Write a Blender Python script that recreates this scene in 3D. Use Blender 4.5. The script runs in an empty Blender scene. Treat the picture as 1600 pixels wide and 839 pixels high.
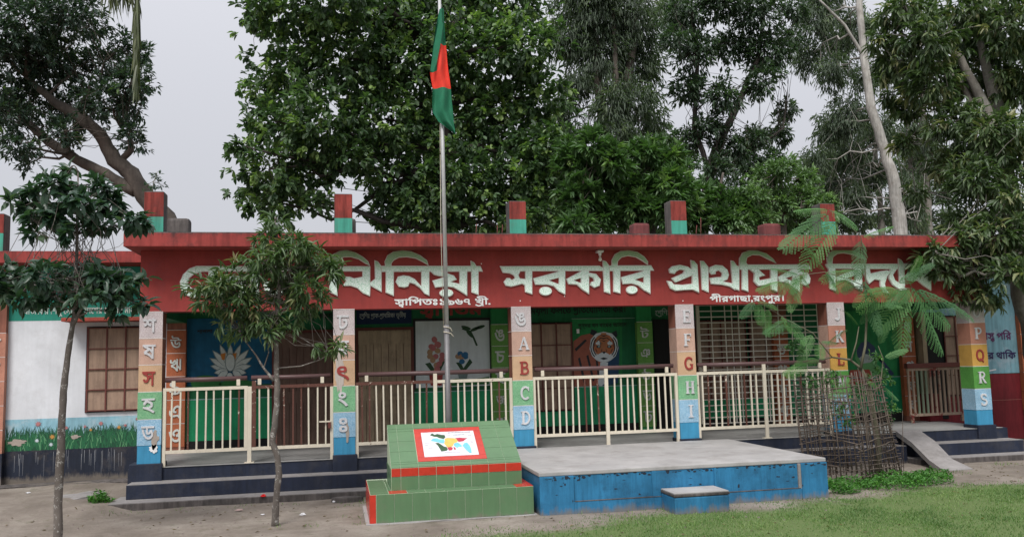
import bpy, bmesh, math, random
import numpy as np
from mathutils import Vector, Matrix
from mathutils.geometry import tessellate_polygon
S = bpy.context.scene
COL = S.collection
R = math.radians
# ---------------------------------------------------------------- camera, sky, sun, exposure
FPX, PITCH, ROLL, YAW = 1340.0, 0.10547, -0.02583, 0.20159
CAM = np.array([2.810, -13.2211, 1.87527])
_fw = np.array([math.sin(YAW)*math.cos(PITCH), math.cos(YAW)*math.cos(PITCH), math.sin(PITCH)])
_r0 = np.array([math.cos(YAW), -math.sin(YAW), 0.0]); _u0 = np.cross(_r0, _fw)
_rt = _r0*math.cos(ROLL) + _u0*math.sin(ROLL); _up = -_r0*math.sin(ROLL) + _u0*math.cos(ROLL)
def at(x, y, X=None, Y=None, Z=None):
    """point of the place seen at photograph position (x, y) and lying on the given plane"""
    d = _fw*FPX + _rt*(x-800) + _up*(419.5-y)
    t = (X-CAM[0])/d[0] if X is not None else (Y-CAM[1])/d[1] if Y is not None else (Z-CAM[2])/d[2]
    return Vector(CAM + d*t)
cd = bpy.data.cameras.new('camera'); cam = bpy.data.objects.new('camera', cd); COL.objects.link(cam)
cd.sensor_width = 36; cd.lens = 36*FPX/1600; cd.clip_end = 2000; cd.clip_start = .1
m = Matrix.Identity(4)
for i in range(3):
    m[i][0] = _rt[i]; m[i][1] = _up[i]; m[i][2] = -_fw[i]; m[i][3] = CAM[i]
cam.matrix_world = m
S.camera = cam
SUN_EL, SUN_ROT = 52, 205
W = bpy.data.worlds.new("World"); S.world = W; W.use_nodes = True
nt = W.node_tree; nt.nodes.clear()
N = nt.nodes.new; L = nt.links.new
sky = N('ShaderNodeTexSky'); sky.sky_type = 'NISHITA'; sky.sun_disc = False
sky.sun_elevation = R(SUN_EL); sky.sun_rotation = R(SUN_ROT); sky.dust_density = 4
# the overcast layer: brighter towards the zenith, as an overcast sky is
tc = N('ShaderNodeTexCoord'); sp = N('ShaderNodeSeparateXYZ'); L(tc.outputs['Generated'], sp.inputs[0])
mr = N('ShaderNodeMapRange'); mr.inputs['From Min'].default_value = 0; mr.inputs['From Max'].default_value = 1
mr.inputs['To Min'].default_value = 5.1; mr.inputs['To Max'].default_value = 14
pw = N('ShaderNodeMath'); pw.operation = 'POWER'; pw.use_clamp = True; pw.inputs[1].default_value = 2; L(sp.outputs['Z'], pw.inputs[0]); L(pw.outputs[0], mr.inputs['Value'])
cl = N('ShaderNodeVectorMath'); cl.operation = 'SCALE'; cl.inputs[0].default_value = (.958, .965, 1.03); L(mr.outputs[0], cl.inputs['Scale'])
mx = N('ShaderNodeMix'); mx.data_type = 'RGBA'; mx.inputs['Factor'].default_value = .9
L(sky.outputs[0], mx.inputs['A']); L(cl.outputs[0], mx.inputs['B'])
bg = N('ShaderNodeBackground'); bg.inputs['Strength'].default_value = .1
out = N('ShaderNodeOutputWorld'); L(mx.outputs['Result'], bg.inputs[0]); L(bg.outputs[0], out.inputs[0])
ld = bpy.data.lights.new('sun', 'SUN'); ld.energy = 2.4; ld.angle = R(22); ld.color = (1, .97, .92)
lo = bpy.data.objects.new('sun', ld); COL.objects.link(lo)
lo.rotation_euler = (R(90-SUN_EL), 0, R(180-SUN_ROT))
S.view_settings.view_transform = 'Standard'; S.view_settings.look = 'None'
S.view_settings.gamma = 1; S.view_settings.exposure = 0.36
S.cycles.max_bounces = 8; S.cycles.transparent_max_bounces = 8
random.seed(5); rng = np.random.default_rng(5)

# ---------------------------------------------------------------- materials
def srgb(r, g, b):
    f = lambda c: (c/255/12.92) if c/255 <= .04045 else ((c/255+.055)/1.055)**2.4
    return (f(r), f(g), f(b), 1)
def sh(c, k): return (c[0]*k, c[1]*k, c[2]*k, 1)
MATS = {}
def new_mat(name):
    M = bpy.data.materials.new(name); M.use_nodes = True
    t = M.node_tree; b = t.nodes['Principled BSDF']
    return M, t, b
def noise(t, vec, scale, detail=4, rough=.6, sc=(1, 1, 1)):
    mp = t.nodes.new('ShaderNodeMapping'); mp.inputs['Scale'].default_value = sc
    t.links.new(vec, mp.inputs[0])
    n = t.nodes.new('ShaderNodeTexNoise'); n.inputs['Scale'].default_value = scale
    n.inputs['Detail'].default_value = detail; n.inputs['Roughness'].default_value = rough
    t.links.new(mp.outputs[0], n.inputs['Vector']); return n.outputs['Fac']
def ramp(t, fac, stops):
    r = t.nodes.new('ShaderNodeValToRGB'); e = r.color_ramp.elements
    while len(e) < len(stops): e.new(.5)
    for i, (p, c) in enumerate(stops):
        e[i].position = p; e[i].color = c if len(c) == 4 else (*c, 1)
    t.links.new(fac, r.inputs[0]); return r.outputs[0]
def mixc(t, fac, a, b, mode='MIX'):
    n = t.nodes.new('ShaderNodeMix'); n.data_type = 'RGBA'; n.blend_type = mode
    for s, v in (('Factor', fac), ('A', a), ('B', b)):
        if hasattr(v, 'links'): t.links.new(v, n.inputs[s])
        else: n.inputs[s].default_value = v
    return n.outputs['Result']
def worldpos(t):
    g = t.nodes.new('ShaderNodeNewGeometry'); return g.outputs['Position']
def bump(t, b, h, strength, dist=.01):
    n = t.nodes.new('ShaderNodeBump'); n.inputs['Strength'].default_value = strength
    n.inputs['Distance'].default_value = dist; t.links.new(h, n.inputs['Height']); t.links.new(n.outputs[0], b.inputs['Normal'])
def paint(name, c, var=.18, streak=.25, rough=.75, dirt=None, dirt_amt=.0, grain=60, bstr=.25, wear=None, wear_at=.68, wscale=9, splash=None, mould=None):
    """limewash / enamel paint on plaster: blotches, vertical run-off stains, optional worn-through patches"""
    if name in MATS: return MATS[name]
    M, t, b = new_mat(name); v = worldpos(t)
    n1 = noise(t, v, 1.6, 6, .65); n2 = noise(t, v, 3, 5, .7, (5, 5, .5)); n3 = noise(t, v, grain, 3)
    k = ramp(t, n1, [(.3, (1-var,)*3), (.7, (1+var*.5,)*3)])
    col = mixc(t, 1, c, k, 'MULTIPLY')
    k2 = ramp(t, n2, [(.35, (1-streak,)*3), (.6, (1, 1, 1))])
    col = mixc(t, 1, col, k2, 'MULTIPLY')
    if dirt:
        n4 = noise(t, v, 2.6, 8, .75); f = ramp(t, n4, [(.5, (0, 0, 0)), (.72, (dirt_amt,)*3)])
        col = mixc(t, f, col, dirt)
    if wear:
        n5 = noise(t, v, wscale, 9, .8); f = ramp(t, n5, [(wear_at, (0, 0, 0)), (wear_at+.012, (1, 1, 1))])
        col = mixc(t, f, col, wear)
    for edge, tint, sgn in ((splash, (.17, .145, .12, 1), -1), (mould, (.025, .022, .022, 1), 1)):
        if edge is None: continue      # mud splashed up from the ground / black mould creeping from a top edge, ragged
        s_ = t.nodes.new('ShaderNodeSeparateXYZ'); t.links.new(v, s_.inputs[0])
        n6 = noise(t, v, 4, 7, .75, (2.2, 2.2, .6)); ma = t.nodes.new('ShaderNodeMath'); ma.operation = 'MULTIPLY_ADD'; ma.inputs[1].default_value = .34*-sgn*-1; ma.inputs[2].default_value = 0
        t.links.new(n6, ma.inputs[0]); ad = t.nodes.new('ShaderNodeMath'); ad.operation = 'ADD'; t.links.new(s_.outputs['Z'], ad.inputs[0]); t.links.new(ma.outputs[0], ad.inputs[1])
        mr_ = t.nodes.new('ShaderNodeMapRange'); mr_.inputs['From Min'].default_value = edge+sgn*.17-.03*sgn; mr_.inputs['From Max'].default_value = edge+sgn*.17+.05*sgn; mr_.inputs['To Max'].default_value = .8
        t.links.new(ad.outputs[0], mr_.inputs[0]); col = mixc(t, mr_.outputs[0], col, tint)
    t.links.new(col, b.inputs['Base Color']); b.inputs['Roughness'].default_value = rough
    b.inputs['Specular IOR Level'].default_value = .3
    bump(t, b, n3, bstr, .004)
    MATS[name] = M; return M
def plain(name, c, rough=.6, metal=0, spec=.4):
    if name in MATS: return MATS[name]
    M, t, b = new_mat(name); v = worldpos(t); n = noise(t, v, 14, 5, .7)
    col = mixc(t, 1, c, ramp(t, n, [(.3, (.82,)*3), (.7, (1.08,)*3)]), 'MULTIPLY')
    t.links.new(col, b.inputs['Base Color']); b.inputs['Roughness'].default_value = rough
    b.inputs['Metallic'].default_value = metal; b.inputs['Specular IOR Level'].default_value = spec
    MATS[name] = M; return M
RED = paint('fascia_red_paint', (.31, .045, .040, 1), .2, .12, dirt=(.16, .045, .05, 1), dirt_amt=.45)
SLABRED = paint('slab_edge_red_paint', (.33, .052, .046, 1), .3, .35, dirt=(.05, .025, .025, 1), dirt_amt=.7, mould=3.775)
NAVY = paint('navy_base_paint', (.018, .025, .048, 1), .3, .3, .6, splash=.03, dirt=(.10, .09, .08, 1), dirt_amt=.35)
SPILL = paint('worn_navy_wall_base', (.016, .022, .040, 1), .3, .3, .65, splash=.2, dirt=(.12, .10, .085, 1), dirt_amt=.55)
TURQ = paint('turquoise_paint', (.07, .36, .27, 1), .2, .3, dirt=(.15, .14, .12, 1), dirt_amt=.4)
TEAL = paint('teal_band_paint', (.028, .27, .20, 1), .2, .15)
OLDC = paint('weathered_concrete', (.13, .115, .11, 1), .5, .5, .9, dirt=(.03, .03, .03, 1), dirt_amt=.9)
OLDRED = paint('weathered_red_concrete', (.19, .055, .055, 1), .4, .4, .9, dirt=(.06, .05, .05, 1), dirt_amt=.8)
TREAD = paint('step_tread_concrete', (.27, .255, .25, 1), .3, .15, .85, dirt=(.12, .11, .1, 1), dirt_amt=.7)
FLOORM = paint('veranda_floor_concrete', (.30, .295, .29, 1), .25, .1, .6, dirt=(.14, .14, .13, 1), dirt_amt=.5)
STAGETOP = paint('stage_top_concrete', (.36, .35, .345, 1), .22, .05, .7, dirt=(.20, .185, .17, 1), dirt_amt=.7)
STAGEBL = paint('stage_blue_paint', (.03, .185, .36, 1), .3, .3, .55, dirt=(.012, .05, .10, 1), dirt_amt=.75, wear=(.015, .022, .035, 1), wear_at=.69, wscale=7, splash=.05)
DGREEN = paint('dark_green_wall', (.014, .15, .06, 1), .3, .25)
MGREEN = paint('mural_green_wall', (.022, .23, .07, 1), .35, .2)
DADO = paint('emerald_dado', (.012, .29, .12, 1), .35, .1, .5, grain=24, bstr=.9)
WHITEW = paint('white_wall', (.66, .68, .72, 1), .14, .06, .8, dirt=(.38, .38, .38, 1), dirt_amt=.35)
SKYWALL = paint('sky_blue_wall', (.27, .50, .60, 1), .2, .25, .8, dirt=(.5, .55, .58, 1), dirt_amt=.8)
SHADE = paint('sunshade_red', (.32, .06, .04, 1), .2, .2)
BLUEP = paint('lotus_blue_wall', (.008, .11, .22, 1), .45, .15)
SIGNBL = paint('navy_sign_board', (.008, .022, .07, 1), .2, .1)
MAROON = paint('maroon_dado', (.19, .018, .025, 1), .25, .3)
GREYW = paint('pale_grey_panel', (.60, .66, .68, 1), .15, .1)
BLACK = plain('black_paint', (.008, .009, .01, 1), .6)
DARK = plain('black_base_and_unlit_room', (.01, .01, .01, 1), .9)  # black wall base; also the shade of unlit rooms put into colour
WHITE = plain('white_paint', (.78, .78, .78, 1), .6)
REDL = plain('dark_red_letter', (.30, .04, .035, 1), .6)
GREYL = plain('grey_letter', (.55, .58, .55, 1), .7)
REDBR = plain('rusty_red_bar', (.13, .035, .028, 1), .7)
BOARD = paint('window_board', (.36, .25, .185, 1), .2, .3, .8, dirt=(.1, .06, .05, 1), dirt_amt=.5)
WOODT = paint('tan_plank', (.40, .31, .21, 1), .3, .3, .8, dirt=(.1, .07, .05, 1), dirt_amt=.6)
WOODB = paint('brown_plank', (.16, .10, .078, 1), .3, .3, .7)
PIPE = paint('handrail_brown_enamel', (.11, .062, .062, 1), .2, .1, .4, wear=(.45, .42, .38, 1), wear_at=.72, wscale=5)
CREAM = paint('cream_enamel_peeling', (.66, .60, .49, 1), .12, .1, .5, wear=(.09, .035, .028, 1), wear_at=.625, wscale=6)
BROWNE = paint('brown_enamel_peeling', (.12, .05, .038, 1), .2, .1, .5, wear=(.60, .54, .45, 1), wear_at=.60, wscale=8)
STEEL = plain('dull_galvanised_steel', (.50, .50, .51, 1), .45, .35)
BAMBOO = paint('grey_split_bamboo', (.14, .11, .09, 1), .4, .4, .85)

def relief(name, c, edge, scale=110):
    """rough-cast coloured plaster: stippled, chipped"""
    if name in MATS: return MATS[name]
    M, t, b = new_mat(name); v = worldpos(t)
    n1 = noise(t, v, scale, 4, .7); n2 = noise(t, v, 2.5, 5, .7)
    col = mixc(t, ramp(t, n1, [(.42, (0, 0, 0)), (.58, (1, 1, 1))]), sh(edge, 1), c)
    col = mixc(t, 1, col, ramp(t, n2, [(.3, (.75,)*3), (.7, (1.08,)*3)]), 'MULTIPLY')
    t.links.new(col, b.inputs['Base Color']); b.inputs['Roughness'].default_value = .8
    bump(t, b, n1, .8, .008); MATS[name] = M; return M
B_WHITE = relief('relief_white', (.68, .64, .64, 1), (.40, .30, .31, 1))
B_PINK = relief('relief_salmon', (.60, .40, .31, 1), (.48, .29, .23, 1))
B_YEL = relief('relief_amber', (.64, .44, .28, 1), (.54, .34, .20, 1))
B_GRN = relief('relief_green', (.26, .50, .28, 1), (.12, .36, .18, 1))
B_BLU = relief('relief_pale_blue', (.38, .56, .70, 1), (.18, .38, .55, 1))
B_BASE = paint('column_base_blue', (.05, .27, .46, 1), .2, .2)
B_AMB = relief('relief_ochre', (.62, .36, .08, 1), (.52, .29, .06, 1))
B_LEAF = relief('relief_leaf_green', (.10, .33, .06, 1), (.07, .25, .04, 1))
B_SALM = relief('relief_dull_salmon', (.52, .24, .17, 1), (.42, .18, .12, 1))
B_ORD = relief('relief_burnt_orange', (.44, .13, .05, 1), (.33, .09, .04, 1))
B_OLV = relief('relief_olive_green', (.17, .38, .08, 1), (.10, .27, .05, 1))
B_SIDE = paint('column_side_terracotta', (.28, .11, .075, 1), .25, .3)
BLL = relief('raised_white_letter', (.66, .66, .68, 1), (.52, .52, .54, 1), 60)

def sign_mat():
    M, t, b = new_mat('mottled_green_mosaic'); v = worldpos(t)
    n = noise(t, v, 55, 3, .6); vo = t.nodes.new('ShaderNodeTexVoronoi'); vo.inputs['Scale'].default_value = 34
    t.links.new(v, vo.inputs['Vector'])
    base = mixc(t, ramp(t, n, [(.36, (0, 0, 0)), (.52, (1, 1, 1))]), (.46, .72, .55, 1), (.84, .95, .89, 1))
    base = mixc(t, ramp(t, vo.outputs['Distance'], [(.12, (.55,)*3), (.22, (0, 0, 0))]), base, (.12, .30, .14, 1))
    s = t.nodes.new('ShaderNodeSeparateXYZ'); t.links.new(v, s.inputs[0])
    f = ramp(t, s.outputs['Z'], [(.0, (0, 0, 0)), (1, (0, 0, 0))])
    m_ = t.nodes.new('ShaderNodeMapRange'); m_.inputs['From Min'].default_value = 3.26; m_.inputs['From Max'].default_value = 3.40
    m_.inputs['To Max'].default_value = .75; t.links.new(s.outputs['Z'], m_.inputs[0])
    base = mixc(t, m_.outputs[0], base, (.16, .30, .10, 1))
    t.links.new(base, b.inputs['Base Color']); b.inputs['Roughness'].default_value = .5
    return M
SIGNM = sign_mat()
SIGNRIM = plain('pale_sign_rim', (.74, .68, .64, 1), .6)

def leaf_mat(name, dark, mid, light, thr=.62, gloss=.42, transl=.28, under=1.0):
    M, t, b = new_mat(name); a = t.nodes.new('ShaderNodeAttribute'); a.attribute_name = 'var'
    col = ramp(t, a.outputs['Fac'], [(0, dark), (thr, mid), (1, light)])
    t.links.new(col, b.inputs['Base Color']); b.inputs['Roughness'].default_value = gloss
    b.inputs['Specular IOR Level'].default_value = .45
    tr = t.nodes.new('ShaderNodeBsdfTranslucent'); c2 = mixc(t, 1, col, (1.2, 1.5, .6, 1), 'MULTIPLY'); t.links.new(c2, tr.inputs[0])
    mxs = t.nodes.new('ShaderNodeMixShader'); mxs.inputs[0].default_value = transl
    t.links.new(b.outputs[0], mxs.inputs[1]); t.links.new(tr.outputs[0], mxs.inputs[2])
    t.links.new(mxs.outputs[0], t.nodes['Material Output'].inputs[0]); return M
LF_BIG = leaf_mat('broad_leaf', (.034, .066, .032), (.088, .155, .066), (.22, .32, .10), .66, .45, .33)
LF_DARK = leaf_mat('dark_leaf', (.022, .042, .034), (.050, .088, .058), (.14, .24, .06), .84)
LF_EUC = leaf_mat('eucalyptus_leaf', (.06, .085, .06), (.12, .165, .115), (.19, .24, .15), .6, .5, .35)
LF_AIRY = leaf_mat('airy_dark_leaf', (.026, .046, .030), (.055, .095, .052), (.10, .17, .07), .7)
LF_MID = leaf_mat('glossy_mid_leaf', (.042, .085, .034), (.088, .170, .062), (.17, .27, .09), .6)
LF_PALE = leaf_mat('pale_citrus_leaf', (.075, .13, .06), (.14, .23, .10), (.21, .33, .14), .6)
LF_MANGO = leaf_mat('mango_leaf', (.034, .062, .028), (.095, .145, .062), (.26, .26, .13), .62)
LF_SAP = leaf_mat('sapling_leaf', (.022, .050, .034), (.05, .10, .062), (.11, .17, .10), .7, .38)
LF_MS = leaf_mat('mango_sapling_leaf', (.045, .085, .038), (.11, .175, .07), (.24, .21, .11), .72)
LF_FERN = leaf_mat('feathery_leaf', (.024, .080, .026), (.048, .140, .042), (.13, .29, .06), .6, .6, .2)
LF_PALM = leaf_mat('palm_leaf', (.05, .06, .03), (.09, .11, .05), (.14, .15, .08), .6)
GRASSM = leaf_mat('grass_blade', (.065, .13, .035), (.125, .225, .065), (.22, .30, .11), .6, .6)
WEEDM = leaf_mat('weed_leaf', (.03, .10, .015), (.06, .19, .03), (.12, .30, .05), .6, .6)
BARK = paint('grey_brown_bark', (.13, .11, .095, 1), .5, .3, .95, dirt=(.05, .045, .04, 1), dirt_amt=.8, grain=30, bstr=1)
BARKL = paint('lichen_grey_bark', (.22, .20, .18, 1), .4, .3, .95, dirt=(.38, .37, .35, 1), dirt_amt=.7, grain=30, bstr=1)
BARKW = paint('pale_eucalyptus_bark', (.46, .44, .415, 1), .35, .45, .8, dirt=(.2, .17, .15, 1), dirt_amt=.8)
BARKS = paint('scaly_young_bark', (.15, .13, .115, 1), .5, .2, .95, dirt=(.06, .05, .045, 1), dirt_amt=.7, grain=45, bstr=1, wear=(.30, .29, .27, 1), wear_at=.56, wscale=16)
BARKD = paint('dark_bark', (.06, .05, .045, 1), .4, .4, .95)
BARKG = paint('greenish_stem', (.17, .16, .11, 1), .4, .3, .9)

# ---------------------------------------------------------------- object helpers
def link(o, parent=None, mat=None):
    COL.objects.link(o)
    if parent: o.parent = parent
    return o
def thing(name, label, cat, loc=(0, 0, 0), group=None):
    o = bpy.data.objects.new(name, None); COL.objects.link(o); o.location = loc; o.empty_display_size = .2
    o['label'] = label; o['category'] = cat
    if group: o['group'] = group
    return o
def tag(o, label=None, cat=None, group=None, kind=None):
    for k, v in (('label', label), ('category', cat), ('group', group), ('kind', kind)):
        if v: o[k] = v
    return o
def wroot(p):
    v = Vector((0, 0, 0))
    while p: v = v + p.location; p = p.parent
    return v
def obj(name, verts, faces, mat, parent=None, smooth=False):
    """verts in place coordinates; turned local to the parent"""
    off = wroot(parent)
    me = bpy.data.meshes.new(name)
    me.from_pydata([(v[0]-off[0], v[1]-off[1], v[2]-off[2]) for v in verts], [], faces)
    me.materials.append(mat)
    if smooth: me.polygons.foreach_set('use_smooth', [True]*len(me.polygons))
    me.update()
    return link(bpy.data.objects.new(name, me), parent)
def boxvf(x0, x1, y0, y1, z0, z1):
    v = [(x0, y0, z0), (x1, y0, z0), (x1, y1, z0), (x0, y1, z0), (x0, y0, z1), (x1, y0, z1), (x1, y1, z1), (x0, y1, z1)]
    f = [(0, 3, 2, 1), (4, 5, 6, 7), (0, 1, 5, 4), (1, 2, 6, 5), (2, 3, 7, 6), (3, 0, 4, 7)]
    return v, f
def box(name, x0, x1, y0, y1, z0, z1, mat, parent=None, bev=0.0, rough=0.0):
    v, f = boxvf(x0, x1, y0, y1, z0, z1)
    if bev or rough:
        off = wroot(parent); bm = bmesh.new()
        vs = [bm.verts.new((p[0]-off[0], p[1]-off[1], p[2]-off[2])) for p in v]
        for q in f: bm.faces.new([vs[i] for i in q])
        if rough:
            bmesh.ops.subdivide_edges(bm, edges=bm.edges[:], cuts=6, use_grid_fill=True)
            for q in bm.verts: q.co += Vector([random.uniform(-rough, rough) for _ in range(3)])
        elif bev:
            bmesh.ops.bevel(bm, geom=bm.edges[:], offset=bev, segments=2, affect='EDGES', profile=.6)
        me = bpy.data.meshes.new(name); bm.to_mesh(me); bm.free(); me.materials.append(mat)
        return link(bpy.data.objects.new(name, me), parent)
    return obj(name, v, f, mat, parent)
class MB:
    def __init__(s): s.v = []; s.f = []
    def add(s, v, f):
        n = len(s.v); s.v += [tuple(p) for p in v]; s.f += [tuple(i+n for i in q) for q in f]; return s
    def box(s, *a): return s.add(*boxvf(*a))
    def tube(s, *a, **k): return s.add(*tubevf(*a, **k))
    def build(s, name, mat, parent=None, smooth=False): return obj(name, s.v, s.f, mat, parent, smooth)
def tubevf(pts, rad, n=8, cap=True):
    pts = [Vector(p) for p in pts]
    if not hasattr(rad, '__len__'): rad = [rad]*len(pts)
    V, F = [], []
    prev = None
    for i, p in enumerate(pts):
        d = (pts[min(i+1, len(pts)-1)] - pts[max(i-1, 0)]).normalized()
        a = Vector((1, 0, 0)) if prev is None else prev
        if abs(a.dot(d)) > .95: a = Vector((0, 1, 0))
        a = (a - d*a.dot(d)).normalized(); b = d.cross(a); prev = a
        for k in range(n):
            t = 2*math.pi*k/n; V.append(p + (a*math.cos(t) + b*math.sin(t))*rad[i])
    for i in range(len(pts)-1):
        for k in range(n):
            k2 = (k+1) % n; F.append((i*n+k, i*n+k2, (i+1)*n+k2, (i+1)*n+k))
    if cap: F.append(tuple(range(n))[::-1]); F.append(tuple((len(pts)-1)*n+k for k in range(n)))
    return V, F
def tube(name, pts, rad, mat, parent=None, n=8, smooth=True):
    v, f = tubevf(pts, rad, n); return obj(name, v, f, mat, parent, smooth)
def area(p): return sum(p[i][0]*p[(i+1) % len(p)][1]-p[(i+1) % len(p)][0]*p[i][1] for i in range(len(p)))/2
def offset_poly(p, d):
    """p 2D; positive d shrinks a counter-clockwise outline"""
    n = len(p); s = 1 if area(p) > 0 else -1; o = []
    for i in range(n):
        a = Vector(p[i-1][:2]); b = Vector(p[i][:2]); c = Vector(p[(i+1) % n][:2])
        u = b-a; w = c-b
        if u.length < 1e-9 or w.length < 1e-9: o.append(tuple(b)); continue
        u.normalize(); w.normalize(); n1 = Vector((-u.y, u.x)); n2 = Vector((-w.y, w.x))
        q = n1+n2
        if q.length < .3: q = n1*.5
        else: q = q/q.length_squared*2; 
        if q.length > 2: q = q.normalized()*2
        o.append(tuple(b + q*d*s))
    return o
def slab2d(mb, outer, holes, place, y0, y1):
    """extruded flat shape with holes: front at y0, back at y1"""
    if area(outer) < 0: outer = outer[::-1]
    polys = [[Vector((q[0], q[1], 0)) for q in outer]] + [[Vector((q[0], q[1], 0)) for q in (h if area(h) < 0 else h[::-1])] for h in holes]
    flat = [q for p in polys for q in p]
    tris = tessellate_polygon(polys); n = len(flat)
    V = [place(q.x, q.y, y0) for q in flat] + [place(q.x, q.y, y1) for q in flat]; F = []
    for t in tris:
        a, b, c = [flat[i] for i in t]
        if (b-a).cross(c-a).z < 0: t = t[::-1]
        F.append(tuple(t))
    k = 0
    for p in polys:
        for i in range(len(p)):
            j = (i+1) % len(p); F.append((k+i, k+i+n, k+j+n, k+j))
        k += len(p)
    mb.add(V, F); return mb
def planeXZ(x, z, y): return (x, y, z)
def ell(cx, cy, rx, ry, n=18, rot=0):
    return [(cx+math.cos(t)*rx*math.cos(rot)-math.sin(t)*ry*math.sin(rot), cy+math.cos(t)*rx*math.sin(rot)+math.sin(t)*ry*math.cos(rot)) for t in (2*math.pi*i/n for i in range(n))]
def pxpoly(name, pts, Y, mat, parent, lift=0, th=.003, holes=()):
    """flat painted shape on the wall plane Y, its outline given as photograph positions"""
    P = [(at(x, y, Y=Y).x, at(x, y, Y=Y).z) for x, y in pts]
    H = [[(at(x, y, Y=Y).x, at(x, y, Y=Y).z) for x, y in h] for h in holes]
    mb = MB(); slab2d(mb, P, H, planeXZ, Y-.003-lift, Y-.003-lift+th); return mb.build(name, mat, parent)
def stroke(pts, w):
    """outline of a brush stroke"""
    pts = [Vector(p) for p in pts]; Lp, Rp = [], []
    for i, p in enumerate(pts):
        d = (pts[min(i+1, len(pts)-1)]-pts[max(i-1, 0)]); d = d.normalized() if d.length else Vector((1, 0))
        n = Vector((-d.y, d.x)); ww = w if not hasattr(w, '__len__') else w[i]
        Lp.append(tuple(p+n*ww/2)); Rp.append(tuple(p-n*ww/2))
    return Lp+Rp[::-1]

# ---------------------------------------------------------------- lettering
_G = {}
def _splines(s):
    cu = bpy.data.curves.new('tmp', 'FONT'); cu.body = s; cu.size = 1
    o = bpy.data.objects.new('tmp', cu); COL.objects.link(o)
    dg = bpy.context.evaluated_depsgraph_get(); c = o.evaluated_get(dg).to_curve(dg); res = []
    for sp_ in c.splines:
        b = sp_.bezier_points; P = []
        for i in range(len(b)):
            a, e = b[i], b[(i+1) % len(b)]
            for k in range(3):
                t = k/3; q = a.co*(1-t)**3+a.handle_right*3*t*(1-t)**2+e.handle_left*3*t*t*(1-t)+e.co*t**3
                if not P or (Vector(P[-1])-Vector((q.x, q.y))).length > .004: P.append((q.x, q.y))
        if len(P) > 2: res.append(P)
    o.to_curve_clear(); bpy.data.objects.remove(o); bpy.data.curves.remove(cu); return res
def glyph(c):
    if c not in _G:
        if c == ' ': _G[c] = ([], .26); return _G[c]
        s = _splines(c)
        try: adv = min(p[0] for p in _splines(c+'H')[-1]) - min(p[0] for p in _splines('H')[0])
        except Exception: adv = .6
        _G[c] = (s, adv)
    return _G[c]
def slices(loops, dy, bold=0.0):
    """[(y0, y1, [(xa, xb), ...])]: the inked spans of an outline by the non-zero rule, row by row"""
    if not loops: return []
    sg = []
    for p in loops:
        for k in range(len(p)):
            a, b = p[k-1], p[k]
            if a[1] != b[1]: sg.append((a[0], a[1], b[0], b[1]))
    A = np.array(sg); lo_, hi_ = np.minimum(A[:, 1], A[:, 3]), np.maximum(A[:, 1], A[:, 3]); W_ = np.where(A[:, 3] > A[:, 1], 1, -1)
    def spans(y):
        m_ = (lo_ <= y) & (y < hi_)
        if not m_.any(): return []
        B_2 = A[m_]; xs = B_2[:, 0]+(y-B_2[:, 1])/(B_2[:, 3]-B_2[:, 1])*(B_2[:, 2]-B_2[:, 0]); o_ = np.argsort(xs); w = 0; r_ = []
        for k in o_:
            if w == 0: st = xs[k]
            w += W_[m_][k]
            if w == 0: r_.append((st-bold, xs[k]+bold))
        return r_
    out = []; y = lo_.min()-bold; top = hi_.max()+bold
    while y < top:
        q_ = []
        for t in ((-bold, 0, bold) if bold else (0,)): q_ += spans(y+dy/2+t)
        q_.sort(); m_ = []
        for a, b in q_:
            if m_ and a <= m_[-1][1]: m_[-1][1] = max(m_[-1][1], b)
            else: m_.append([a, b])
        out.append((y, y+dy, m_)); y += dy
    return out
def ink(mb, loops, f, place, y0, y1, dy=1/64, bold=0.0, sides=True):
    for a, b, sp_ in slices(loops, dy, bold):
        for xa, xb in sp_:
            c = [f(xa, a), f(xb, a), f(xb, b), f(xa, b)]
            V = [place(x, z, y0) for x, z in c]; F = [(0, 1, 2, 3)]
            if sides: V += [place(x, z, y1) for x, z in c]; F += [(0, 3, 7, 4), (1, 5, 6, 2), (0, 4, 5, 1), (3, 2, 6, 7)]
            mb.add(V, F)
RAPH = [(-.62, -.02), (-.50, -.12), (-.38, -.15), (-.22, -.08), (-.08, -.10)]
def layout(text):
    """[(outer, holes)] in em units, total width. '_' before a letter hangs it small under the one before; '~' = ra-phala"""
    x = 0; out = []; i = 0; px = 0
    while i < len(text):
        c = text[i]
        if c == '_':
            i += 1; c = text[i]; out.append([[(q[0]*.55+x-.42, q[1]*.55-.22) for q in p] for p in glyph(c)[0]])
        elif c == '~': out.append([stroke([(p[0]+x, p[1]) for p in RAPH], .07)])
        else:
            out.append([[(q[0]+x, q[1]) for q in p] for p in glyph(c)[0]]); x += glyph(c)[1]
        i += 1
    return out, x
def write(name, text, p0, p1, hgt, Y, mat, parent, bold=.012, th=.006, place=None):
    """lettering from p0 to p1 (baseline, place X/Z on wall Y), em height hgt"""
    outs, w = layout(text); mb = MB(); dx = (p1[0]-p0[0])/w; dz = (p1[1]-p0[1])/w
    for k, lp in enumerate(outs):
        ink(mb, lp, lambda x, y: (p0[0]+x*dx, p0[1]+x*dz+y*hgt), place or planeXZ, Y-th-.0005*(k % 5), Y, 1/48, bold, False)
    return mb.build(name, mat, parent)
def write_px(name, text, x0, y0, x1, y1, hpx, Y, mat, parent, **k):
    a = at(x0, y0, Y=Y); b = at(x1, y1, Y=Y); h = (at(x0, y0-hpx, Y=Y)-a).length
    return write(name, text, (a.x, a.z), (b.x, b.z), h, Y, mat, parent, **k)
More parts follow.
